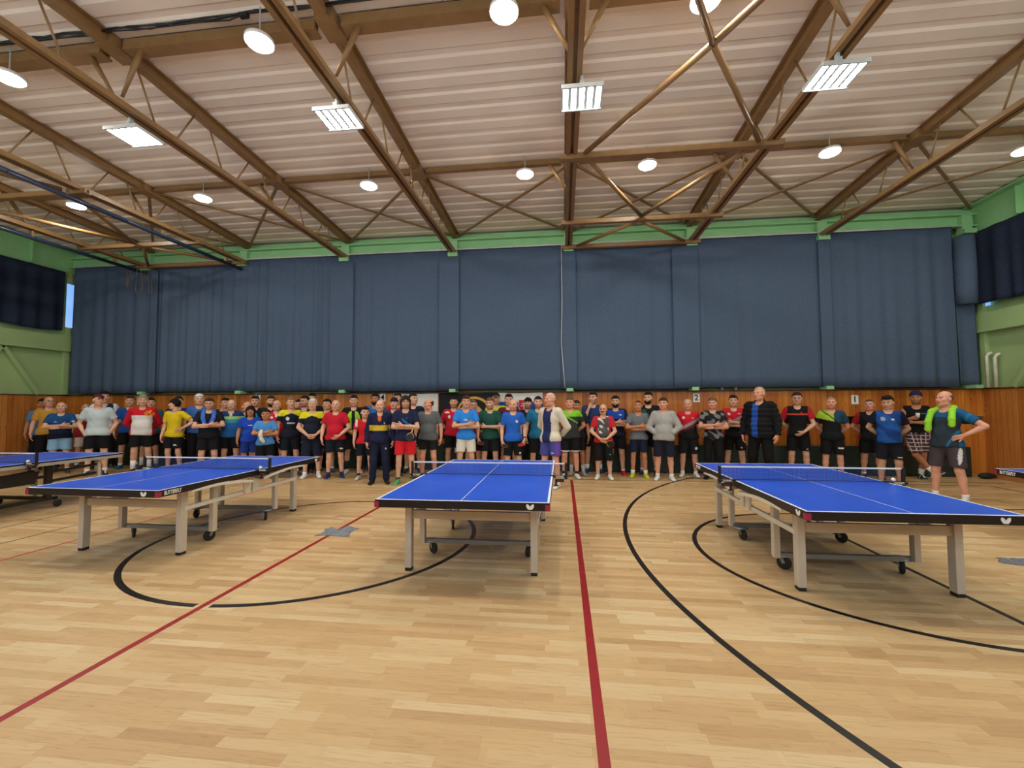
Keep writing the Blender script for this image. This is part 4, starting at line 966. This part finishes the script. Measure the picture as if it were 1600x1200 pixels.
        n_ = AN[i]; o.location = (n_[0]*s, (n_[1]-.02)*s, max(0, (n_[2]-.085)*s)); o.scale = (s*.98,)*3; o.rotation_euler = (-.5 if (legs == 'cross' and i == 0) else 0, 0, foot_rz[i])
        if not tr:
            k_, n_ = KN[i], AN[i]; d = (k_-n_); d = d/np.linalg.norm(d); top_ = so[1]-.085
            c_ = n_+(k_-n_)*.7+A3(0, .018, 0); q = max(.05, min(1, top_/.30)); e = n_+(c_-n_)*q
            v = MB().tube([n_-d*.03, n_+(e-n_)*.5, e], [.044, .042+.008*q, .046+.014*ll*q], 14); v.v = [tuple(s*np.array(p)) for p in v.v]
            key2 = 'sock_'+so[0]
            if key2 not in MATS: mat(key2, so[0], .9, var=.05, scale=60)
            v.build('sock', key2, root, smooth=True)
    if watch:
        Wr, E = arms[1][2], arms[1][1]; d = (E-Wr)/np.linalg.norm(E-Wr); p = Wr+d*.02; q = Wr+d*.045
        v = MB().tube([p, q], [.033, .034], 14); v.v = [tuple(s*np.array(k)) for k in v.v]; v.build('wristwatch', 'lens_black', root, smooth=True)
    # ---- things held or draped
    Rw = rz(face); wp = lambda p: (Rw @ (np.array(p)*s))+A3(x, y, 0)
    def held(i, lab_, tilt=0):
        S0, E, Wr, u, t, hnd = arms[i]; F = frame(u, t); palm = -F[:, 2]*(1 if i == 0 else -1); p = Wr+F[:, 0]*.07+palm*.034
        ax = F[:, 0]*.55+F[:, 1]*.75; R = frame(Rw @ ax, Rw @ palm); R = R @ np.array([[1, 0, 0], [0, 1, 0], [0, 0, 1.]]); racket(tuple(wp(p)-R[:, 0]*.04*1), R, lab_)
    short = ' '.join(lab.split()[:7])
    if rk == 'l': held(0, 'red and black racket held low by the man in dark green T-shirt')
    if rk == 'lr': held(0, 'racket hanging in the left-side hand of the man in blue T-shirt with badge'); held(1, 'racket hanging beside the wristwatch of the man in blue T-shirt with badge')
    if rk == 'hold':
        R = frame(Rw @ A3(-.35, -.1, -1), Rw @ A3(1, 0, -.3)); racket(tuple(wp((.16, -.245-.0, 1.13))), R, 'black racket held under folded arms by the long-haired man')
    if rk == 'clasp':
        R = frame(Rw @ A3(1, -.25, -.25), Rw @ A3(.2, -.5, 1)); racket(tuple(wp((-.03, -.30, .91))), R, 'racket held flat below the clasped hands of the moustached man')
    if cup:
        o = MB().lathe([(.028, -.045), (.036, .05), (.033, .05), (.025, -.04)], tuple(wp((-.01, -.30, 1.305))), 16).build('paper_cup', 'white_paint', smooth=True); tag(o, 'white paper cup held by the man in beanie and plaid shorts', 'cup')
    def towel(lab_, m, pts, r, flat):
        f = Field((-.4, -.4, .9), (.4, .3, 1.6), .011)
        for p_, q_ in zip(pts[:-1], pts[1:]): f.cap(p_, q_, r, r, .02)
        v, q = f.mesh(); v = v+.0035*fbm(v, 60, 4)[:, None]*A3(.5, 1, .5)
        o = np_mesh('towel', np.array([wp(k) for k in v]), q, None, m, None); tag(o, lab_, 'towel')
    if ntowel: towel('blue towel wrapped round the neck of the man with glasses and crossed arms', 'towel_blue', [(-.07, -.17, 1.22), (-.10, -.15, 1.33), (-.105, -.08, 1.44), (-.085, .06, 1.50), (.085, .06, 1.50), (.105, -.08, 1.44), (.10, -.15, 1.33), (.06, -.17, 1.23)], .042, 0)
    if gtowel: towel('lime green towel hung round the neck of the balding man at the right', 'towel_lime', [(-.155, -.165, 1.15), (-.15, -.17, 1.28), (-.13, -.10, 1.45), (-.08, .07, 1.51), (.08, .07, 1.51), (.13, -.10, 1.46), (.15, -.165, 1.34), (.15, -.17, 1.24)], .043, 0)
    if htowel: towel('white towel held in the folded arms of the boy in light blue', 'towel_white', [(-.07, -.25, 1.24), (-.09, -.27, 1.14), (-.06, -.27, 1.03), (-.02, -.26, .98)], .045, 0)

# ------------------------------------------------------------------ the players, from the left end of the line to the right: X, Y, height, looks, label
D(-13.12,9.48,1.760,hair=('short','221a18'),sk=2,top=('tee','5f86b8'),bot=('trousers','15151a'),a=('down','down'),hy=-10,lab='boy with dark hair in pale blue shirt at the left end of the line')
D(-12.67,9.30,1.819,hair=('fringe','8d8680'),gl=1,top=('tee','c9963c'),bot=('trousers','17171b'),a=('down','down'),hy=25,b=1.08,lab='balding man with glasses in plain ochre T-shirt and black trousers')
D(-11.79,8.90,1.678,hair=('fringe','b5aca5'),bd='c2aea2',top=('polo','1f4f86',('z',.8,1.22,'162a4a'),('z',.8,1.0,'10182c'),('sp',-.08,1.3,.03,.008,'cfd6e0'),('sp',.23,1.3,.03,.02,'e8e8e8')),bot=('shorts','8db9dd'),a=('crossed','crossedU'),hy=0,b=1.2,be=.8,lab='stout bald man in blue polo and pale blue shorts with arms crossed')
D(-12.19,9.75,1.634,hair=('fringe','5a4a42'),top=('tee','96202c',('z',1.36,1.6,'e6dedd')),bot=('shorts','d8cfc6'),a=('down','down'),hy=10,lab='man in dark red shirt with white shoulders and beige shorts, behind two front men')
D(-10.62,8.75,1.849,hair=('cap','5a1f24'),hair2='2a1d18',top=('tee','c3d2d6'),bot=('shorts','131316'),a=('pockets','pockets'),hy=30,b=1.12,so=('e9e9e6',.16),sh=('1b2a35','ddd8d0'),lab='man in pale grey-blue T-shirt and dark red cap with hands in pockets')
D(-11.60,9.70,1.942,hair=('short','18161a'),top=('jacket','e4e6ea',('sp',.1,1.4,.07,.14,'1a2745')),bot=('trousers','15151a'),a=('behind','behind'),hy=20,lab='dark-haired man in white and navy jacket, standing behind the man in pale T-shirt')
D(-10.92,9.75,1.832,hair=('short','3a2c26'),top=('tee','1f4c98'),bot=('shorts','15161c'),a=('down','down'),hy=0,sh=('1c6a8c','1c6a8c'),lab='man in blue T-shirt and teal shoes behind the red and white tracksuit top')
D(-9.96,9.20,1.839,hair=('short','8a857d'),top=('jacket','e2e0de',('z',1.32,1.7,'c41b2b'),('slv','c41b2b'),('cam2',.13,1.36,.09,.07,'e8962e')),bot=('shorts','141417'),a=('behind','behind'),hy=5,b=1.15,be=.4,so=('efefec',.3),sh=('22242a','c43030'),lab='grey-haired man in red and white tracksuit top and black shorts')
D(-10.44,9.85,1.782,hair=('short','241c1a'),top=('tee','2c5e72'),bot=('shorts','141518'),a=('down','down'),hy=10,so=('e9e9e6',.3),lab='dark-haired man in teal shirt hidden behind the red and white tracksuit top')
D(-9.16,9.25,1.736,hair=('bowl','1c1512'),top=('tee','e0c41e'),bot=('shorts','16171d',('sp',.1,.68,.05,.012,'e8e8e8')),a=('down','hips'),dy=-30,hy=-70,b=.95,lab='youth with dark hair in bright yellow T-shirt, hand on hip, head turned in profile')
D(-9.76,9.95,1.812,hair=('short','2a2220'),top=('tee','202c66'),bot=('trousers','15151a'),a=('down','down'),hy=-5,lab='man in navy blue shirt standing behind the yellow T-shirt youth')
D(-8.89,9.65,1.864,hair=('short','dcdad6'),top=('tee','3a68ad'),bot=('trousers','14151a'),a=('down','down'),hy=10,b=1.08,lab='tall white-haired man in light blue T-shirt with dark trousers')
D(-8.02,8.98,1.741,hair=('short','33261f'),gl=1,bd='6b5145',top=('tee','191b22'),bot=('shorts','17181d'),a=('crossed','crossedU'),hy=-5,b=1.2,be=.5,ntowel='3f6fd0',lab='man in black T-shirt with glasses and crossed arms under a blue neck towel')
D(-8.58,10.10,1.766,hair=('short','1d1816'),top=('tee','22262f'),bot=('trousers','15151a'),a=('chin','down'),hy=-20,lab='dark-haired man raising a hand to his face behind the striped polo')
D(-7.82,9.40,1.722,hair=('fringe','c9c1ba'),top=('polo','2763a8',('z',1.22,1.33,'3fa0b8'),('z',1.3,1.37,'9fcf8a'),('z',1.37,1.6,'1b3a7a'),('sp',0,1.41,.03,.06,'b8d87a')),bot=('shorts','14151a'),a=('behind','behind'),hy=-5,b=1.18,be=.5,lab='bald man in blue polo with pale green chest stripes and black shorts')
D(-7.69,9.74,1.678,hair=None,top=('tee','2fa6c8'),bot=('shorts','15161c'),a=('down','down'),hy=-60,sk=1,lab='bald man in turquoise shirt turned sideways behind the woman')
D(-7.77,10.13,1.810,hair=('short','1c1716'),top=('tee','1a2340'),bot=('trousers','15151a'),a=('down','down'),hy=0,lab='dark-haired man in dark navy shirt standing against the wall behind the woman')
D(-7.05,9.05,1.562,hair=('woman','1b1412'),fem=1,sk=2,top=('tee','2046bb',('sp',.02,1.3,.06,.01,'b9c6ea')),bot=('shorts','1c3a8e'),a=('down','down'),hy=0,be=.35,b=1.1,lab='woman with long black hair in royal blue T-shirt and blue shorts')
D(-6.45,8.75,1.484,hair=('short','1e1714'),kid=1,sk=2,top=('tee','4d93d6',('cam','2c5f9c',22,.97,1.22)),bot=('shorts','111417'),a=('crossed','crossedU'),hy=-5,b=1.1,be=.2,htowel=1,lab='boy in light blue printed T-shirt holding a white towel in folded arms')
D(-7.33,10.12,1.807,hair=('short','2a221f'),bd='3a2c26',top=('tee','1d2029'),bot=('trousers','15151a'),a=('down','down'),hy=15,lab='bearded man in black shirt standing behind the bald man in crimson polo')
D(-6.73,9.50,1.702,hair=None,top=('polo','cf2038',('sp',0,1.42,.03,.06,'efe6e4'),('sp',-.1,1.36,.03,.03,'efe6e4')),bot=('shorts','15151a'),a=('down','down'),hy=-15,b=1.12,be=.3,lab='bald man in crimson polo with white collar behind the boy with towel')
D(-6.09,9.08,1.760,hair=('short','7d6448'),top=('tee','171b2b',('yoke',1.36,'dfd426'),('sp',-.07,1.3,.035,.04,'d8dde8'),('sp',.0,1.2,.09,.02,'c9ced8')),bot=('shorts','171b26'),a=('down','down'),hy=10,b=.95,dy=10,lab='fair-haired youth in navy shirt with yellow shoulders and white badge')
D(-6.34,9.75,1.710,hair=('short','2c211d'),top=('tee','c9bf2a'),bot=('trousers','15151a'),a=('down','down'),hy=0,lab='man in yellow top almost hidden behind the fair-haired youth')
D(-6.03,9.50,1.796,hair=('short','1c1614'),gl=1,bd='5b463c',top=('tee','20222b'),bot=('trousers','15151a'),a=('down','down'),hy=-35,lab='dark-haired man with glasses in black shirt beside the fair-haired youth')
D(-6.20,10.08,1.863,hair=('quiff','15110f'),top=('tee','1e1f24'),bot=('trousers','15151a'),a=('down','down'),hy=0,lab='tall man with thick black hair standing behind the grey-haired man with clasped hands')
D(-5.47,8.92,1.719,hair=('short','cfcac4'),top=('tee','181e30',('yoke',1.34,'dfd426'),('sp',.2,1.24,.03,.03,'dfd426')),bot=('shorts','1b2233',),bl=.5,a=('clasp','clasp'),hy=-5,b=1.18,be=.4,so=('ececea',.14),sh=('eceef0','dfe2e5'),watch=1,lab='grey-haired man in navy shirt with yellow shoulders, hands clasped, white shoes')
D(-5.53,9.60,1.719,hair=('short','1f1916'),top=('tee','1a1b21'),bot=('shorts','16171d'),a=('down','down'),hy=-25,lab='young dark-haired man in black T-shirt beside the bald man in red polo')
D(-4.93,8.92,1.695,hair=('fringe','cdb8ad'),top=('polo','c81d33'),bot=('shorts','1a1d27',('sp',.13,.68,.05,.01,'e8e8e8')),a=('down','clasp'),hy=-5,b=1.1,be=.5,so=('2a3358',.15),sh=('1c2a66','20305e'),watch=1,lab='bald older man in plain red polo with dark shorts and navy shoes')
D(-4.86,9.60,1.805,hair=('short','1c1715'),top=('jacket','17191c',('sp',0,1.22,.15,.22,'a8dc3a'),('fc',.035,'14251d')),bot=('shorts','1b1f24'),bl=.56,a=('clasp','clasp'),hy=0,so=('1d1d20',.3),sh=('e4e4e2','d9d9d9'),lab='tall dark-haired man in black and lime green jacket with hands together')
D(-4.22,8.85,1.525,hair=('short','1c1614'),kid=1,top=('tee','d3202c',('sp',-.2,1.4,.03,.1,'eadede')),bot=('shorts','1a1d2c',),a=('down','down'),hy=15,b=.92,so=('1b1b1f',.16),sh=('d9d6cc','c9c6bb'),lab='boy in red T-shirt, navy shorts and pale trainers')
D(-4.58,10.12,1.853,hair=('short','191412'),bd='2a1f1b',top=('tee','2f74bd'),bot=('trousers','15151a'),a=('down','down'),hy=-10,sk=2,lab='tall bearded man in sky blue shirt behind the older man in tracksuit')
D(-3.70,8.42,1.684,hair=('fringe','c4bcb4'),top=('jacket','1a2040',('z',1.13,1.24,'d9bd3c'),('sp',0,1.42,.04,.1,'d4622e'),('sp',.1,1.29,.014,.014,'e8e8e8')),bot=('trousers','1b2340',('sp',.13,.75,.018,.018,'dcdce0')),a=('down','down'),hy=-5,b=1.02,sh=('1a1b20','1a1b20'),lab='older man in navy tracksuit with a yellow chest band')
D(-3.76,9.30,1.735,hair=('short','2a1f1a'),band='16161a',top=('tee','333b45'),bot=('trousers','15151a'),a=('down','down'),hy=-10,lab='man with black headband in dark grey shirt')
D(-4.01,10.12,1.865,hair=('short','2c211c'),top=('tee','c02030'),bot=('trousers','15151a'),a=('down','down'),hy=-20,lab='dark-haired man in red shirt hidden behind the man with black headband')
D(-3.16,8.42,1.758,hair=('woman','2b1f19'),shortlong=1,gl=1,bd='4a372c',top=('tee','1c2544',('cam','2c6cae',26,1.15,1.34)),bot=('shorts','d8222e'),bl=.6,a=('crossedU','crossed'),hy=5,b=.98,so=('2a3a33',.14),sh=('59b05a','3f9c8a'),rk='hold',lab='long-haired bearded man in navy printed T-shirt, red shorts and green shoes')
D(-3.49,9.80,1.845,hair=('short','2a211c'),top=('tee','1b2238'),bot=('shorts','1a1c24'),a=('down','down'),hy=40,lab='tall man in dark navy T-shirt behind the long-haired man')
D(-2.86,8.98,1.712,hair=('fringe','4a3d36'),top=('tee','61656a',('sp',0,1.47,.07,.03,'d8d4cf')),bot=('shorts','1d1f20'),bl=.66,a=('down','down'),dy=-10,hy=-55,b=1.12,be=.4,sk=1,so=('1c1c20',.12),lab='balding man in grey T-shirt and short black shorts looking sideways')
D(-2.53,9.85,1.758,hair=('short','1b1614'),bd='4a3830',top=('polo','c81f36',('sp',-.1,1.32,.03,.04,'e7dadb'),('sp',-.15,1.42,.06,.02,'eee6e6')),bot=('shorts','16161a'),a=('behind','behind'),hy=-5,b=1.15,be=.3,lab='dark-haired man in red polo with badge, in front of the black flag')
D(-2.04,8.98,1.755,hair=('quiff','4b3526'),top=('tee','2f86e0',('sp',0,1.28,.05,.02,'a9cdf2')),bot=('shorts','dedbd2'),bl=.6,a=('crossed','crossedU'),hy=5,b=.95,lab='young man in bright azure T-shirt and off-white shorts with arms crossed')
D(-1.99,9.50,1.677,hair=('short','6a5648'),gl=1,sk=1,top=('tee','c4242f'),bot=('shorts','15161a'),a=('down','down'),hy=5,lab='man with glasses in red shirt behind the azure T-shirt')
D(-1.58,9.30,1.722,hair=('short','6b4a32'),bd='7a5540',top=('tee','225046',('sp',.05,1.3,.006,.12,'4d8a78')),bot=('shorts','1a1d24'),a=('racket','cross1'),hy=-20,b=1.12,rk='l',lab='man in dark green T-shirt, one arm across, a racket in the other hand')
D(-1.58,10.15,1.848,hair=('cap','17161a'),hair2='1c1614',top=('tee','b8dc3a'),bot=('trousers','15151a'),a=('down','down'),hy=0,lab='man in black cap and lime yellow top behind the dark green T-shirt')
D(-1.22,9.75,1.806,hair=('quiff','2d211b'),top=('tee','6a2430'),bot=('shorts','16171c'),a=('down','down'),hy=0,lab='dark-haired man in maroon shirt in front of the striped flag')
D(-1.03,8.95,1.687,hair=('fringe','b08a70'),bd='a06a4a',top=('tee','2463c6',('sp',.08,1.3,.028,.032,'e8d8d8')),bot=('shorts','15171b',('sp',.15,.62,.02,.02,'eeeeee')),bl=.56,a=('racket','racket'),hy=-10,rk='lr',watch=1,lab='bald bearded man in blue T-shirt with round badge holding a racket in each hand')
D(-0.81,10.08,1.728,hair=('bowl','15120f'),bd='5a483e',top=('tee','1d1e22'),bot=('trousers','15151a'),a=('down','down'),hy=-5,lab='man with black fringe in black shirt, before the red of the flag')
D(-0.53,9.40,1.745,hair=('short','231b18'),bd='5a463a',top=('tee','1f7196'),bot=('shorts','1b1b20'),bl=.56,a=('down','down'),hy=0,b=1.08,lab='dark-haired man in plain teal T-shirt and dark shorts')
D(-0.24,8.35,1.800,hair=('crop','d6b8a6'),top=('jacket','ddd5c2',('fc2',-.10,.085,'232e5e')),bot=('shorts','4a4f9e',('sp',.10,.66,.03,.008,'efefef'),('z2',.16,'6a4aa8')),bl=.6,a=('behind','behind'),dy=-32,hy=-20,b=1.05,sk=1,so=('f0f0ee',.14),sh=('eef0f0','4a7a78'),lab='tall shaven-headed man in open cream jacket and violet-blue shorts')
D(0.15,9.42,1.727,hair=('short','6b5040'),sk=1,top=('polo','33373a',('z',1.36,1.7,'7bc62c'),('diag',-.6,1.30,1.335,'7bc62c')),bot=('shorts','15161a',('sp',0,.605,.3,.012,'e0e0e0')),bl=.58,a=('behind','behind'),hy=-10,b=1.15,be=.2,so=('1a1a1e',.16),sh=('e8e8e6','dcdcda'),lab='man in charcoal polo with lime green shoulders and black shorts')
D(0.31,9.85,1.660,hair=('short','33261f'),sk=2,top=('tee','24262b'),bot=('shorts','1b1b20'),a=('down','down'),hy=10,so=('d8d8d4',.25),sh=('cfcfca','c0c0ba'),lab='man mostly hidden behind the charcoal and lime polo, pale grey trainers')
D(0.69,10.12,1.853,hair=('short','2a1f1a'),bd='6a5346',top=('tee','2a4072'),bot=('shorts','17181d'),a=('chin','behind'),hy=-20,b=.97,so=('eaeae8',.2),sh=('1d3a78','26406a'),lab='man in slate blue T-shirt with one hand at his mouth')
D(0.85,9.35,1.579,hair=('fringe','4a3c34'),gl=1,mous='2c221d',top=('tee','c92a34',('spx',0,1.22,.13,.24,'55504f'),('cam3','e0dcd8',20,.12),('sp',.0,1.18,.06,.05,'57585c')),bot=('shorts','19181a',('sp',.15,.6,.02,.008,'cfcfcf')),bl=.45,a=('clasp','clasp'),hy=-10,b=1.1,be=.5,so=('d8cfc8',.12),sh=('eceeee','d5dad8'),rk='clasp',lab='short man with moustache in red and grey shirt and long black shorts')
D(1.18,9.92,1.757,hair=('short','1a1513'),bd='2a1d18',top=('polo','1a2238',('z',1.28,1.5,'2148a8'),('z',1.47,1.6,'161b2c'),('sp',.1,1.36,.04,.01,'d8dde8'),('slv','1a2040')),bot=('shorts','15161b'),a=('crossed','crossedU'),hy=-5,b=1.1,so=('eeeeec',.14),sh=('c81f2c','b01a26'),lab='bearded man in two-tone blue polo with arms crossed and red shoes')
D(1.62,9.60,1.652,hair=('crop','3a2a20'),sk=2,top=('tee','6f747a'),bot=('shorts','1a2038'),bl=.6,a=('crossed','crossedU'),hy=-10,b=.92,so=('eeeeec',.18),sh=('c9d428','b5c020'),lab='slim youth in grey T-shirt with arms crossed and yellow trainers')
D(1.91,10.00,1.841,hair=('short','191412'),bd='2c201b',top=('polo','17191d',('sp',-.1,1.36,.06,.06,'2f5a40'),('sp',.11,1.35,.025,.025,'d4d8dc')),bot=('shorts','16171b'),a=('crossed','crossedU'),hy=-15,b=1.08,lab='tall bearded man in black polo with green patch, behind the hooded top')
D(2.09,9.35,1.701,hair=('short','3a2d26'),sk=1,top=('hoodie','a9a9a6'),bot=('shorts','1e2030'),bl=.52,a=('pouch','pouch'),hy=-15,b=1.15,be=.3,so=('e8e8e6',.14),sh=('e6e9ea','ccd3d8'),lab='man in light grey hooded sweatshirt with navy shorts')
D(2.72,9.85,1.676,hair=('crop','cdb3a6'),sk=1,top=('polo','17181c',('diagp',.55,1.22,'c81f2f'),('diag',.55,1.16,1.23,'8d8e90'),('diag',.55,1.10,1.16,'6a1a2c'),('sp',-.1,1.36,.03,.03,'ead9d9'),('sp',.1,1.36,.04,.008,'ead9d9')),bot=('shorts','18191d',('sp',.16,.66,.028,.03,'dedede')),bl=.54,a=('behind','behind'),hy=-10,b=1.15,be=.3,so=('eeeeec',.13),sh=('eef0f0','d8dcdc'),lab='bald man in red and black polo with grey slash, hands behind his back')
D(3.16,9.60,1.705,hair=('short','6a5242'),sk=1,top=('tee','1d1e20',('cam','77797c',17,.8,1.5)),bot=('trousers','121214',('sp',0,.88,.006,.04,'e0e0e0')),a=('crossed','crossedU'),hy=-10,b=1.08,watch=1,sh=('131316','1b1b1e'),lab='man in black and grey camouflage T-shirt with arms crossed and black trousers')
D(3.72,9.97,1.756,hair=('short','221a17'),top=('polo','15161a',('diagp',.5,1.26,'c81f2f'),('diag',.5,1.18,1.26,'97989a'),('sp',-.1,1.38,.03,.03,'ead9d9'),('sp',.1,1.38,.03,.008,'ead9d9'),('slv','c81f2f')),bot=('shorts','141518',('sp',.13,.64,.02,.014,'e6e6e6')),bl=.58,st=.07,a=('crossedU','crossed'),hy=-5,b=1.05,lab='young dark-haired man in red and black polo with arms crossed')
D(3.91,9.15,1.912,hair=('crop','caa592'),sk=1,top=('puffer','141417',('fc2',-.085,.02,'2450a8')),bot=('trousers','0e0e11'),a=('down','down'),dy=-22,hy=-12,b=1.18,be=.4,st=.06,sh=('131316','131316'),lab='tall broad bald man in black quilted jacket over a blue shirt')
D(4.99,9.90,1.808,hair=('short','30251f'),gl=1,top=('polo','131417',('z',1.315,1.345,'d8502e'),('slv','b81f2e'),('sp',.06,1.36,.02,.012,'c03040')),bot=('shorts','121316',('sp',.14,.62,.03,.008,'dddddd')),bl=.57,a=('behind','clasp'),hy=-5,lab='man with glasses in black polo with red sleeves and orange chest line')
D(5.52,9.65,1.705,hair=('crop','a88672'),sk=1,bd='a8785f',top=('tee','131519',('diagp',-.55,1.30,'27475f'),('yl',1.27,-.25,'a5c832'),('diag',-.9,1.33,1.36,'24343a')),bot=('shorts','131416',('sp',.14,.70,.05,.02,'e6e6e6')),bl=.56,a=('behind','behind'),hy=-5,b=1.05,lab='bald man in black T-shirt with lime and blue shoulders, hands behind his back')
D(6.41,9.90,1.656,hair=('crop','5a463a'),sk=1,top=('polo','15161b',('slv','9e1f2c')),bot=('shorts','131418'),bl=.58,a=('behind','behind'),hy=-15,b=1.15,lab='man in black polo with red sleeves behind the man in mottled blue shirt')
D(6.08,8.90,1.708,hair=('quiff','1f1815'),top=('tee','1f57a8',('cam','173f86',8,.8,1.5),('slv','151d33'),('sp',-.09,1.34,.035,.04,'9fb2cc'),('sp',.06,1.33,.025,.02,'dfe6ee')),bot=('shorts','191b22',('sp',.14,.60,.05,.006,'dddddd')),bl=.56,a=('behind','behind'),hy=-20,hp=12,b=1.15,be=.3,so=('2a2a30',.12),sh=('d8d4cc','5a4a7a'),lab='man in mottled blue shirt with navy sleeves, head bowed, hands behind his back')
D(7.34,9.95,1.812,hair=('beanie','232c4c'),hair2='3a2a22',sk=2,bd='4a362c',top=('sleeveless','111214',('sp',.1,1.34,.03,.012,'4aa050')),bot=('shorts','4a3038',('plaid','c9bcbc','241a20')),bl=.56,a=('belly','cross1'),hy=-10,b=1.0,legs='cross',so=('ecece9',.22),sh=('2c3e42','e2e2de'),cup=1,lab='man in dark blue beanie, black sleeveless top and plaid shorts, one leg crossed')
D(6.18,7.80,1.771,hair=('fringe','6a5a50'),sk=1,top=('tee','2e3c46',('slv','1d5d8a'),('z',1.36,1.6,'1d5d8a'),('diag',2.2,.72,.78,'2a7ab0')),bot=('shorts','4a4248',('sp',.19,.74,.022,.13,'dfdfdd')),bl=.56,a=('behind','hips'),dy=-30,hy=-20,b=1.08,be=.3,st=.09,so=('ecece9',.14),sh=('ecece9','dcdcd8'),gtowel='8fd32e',lab='balding man, one hand on his hip, lime green towel round his neck')
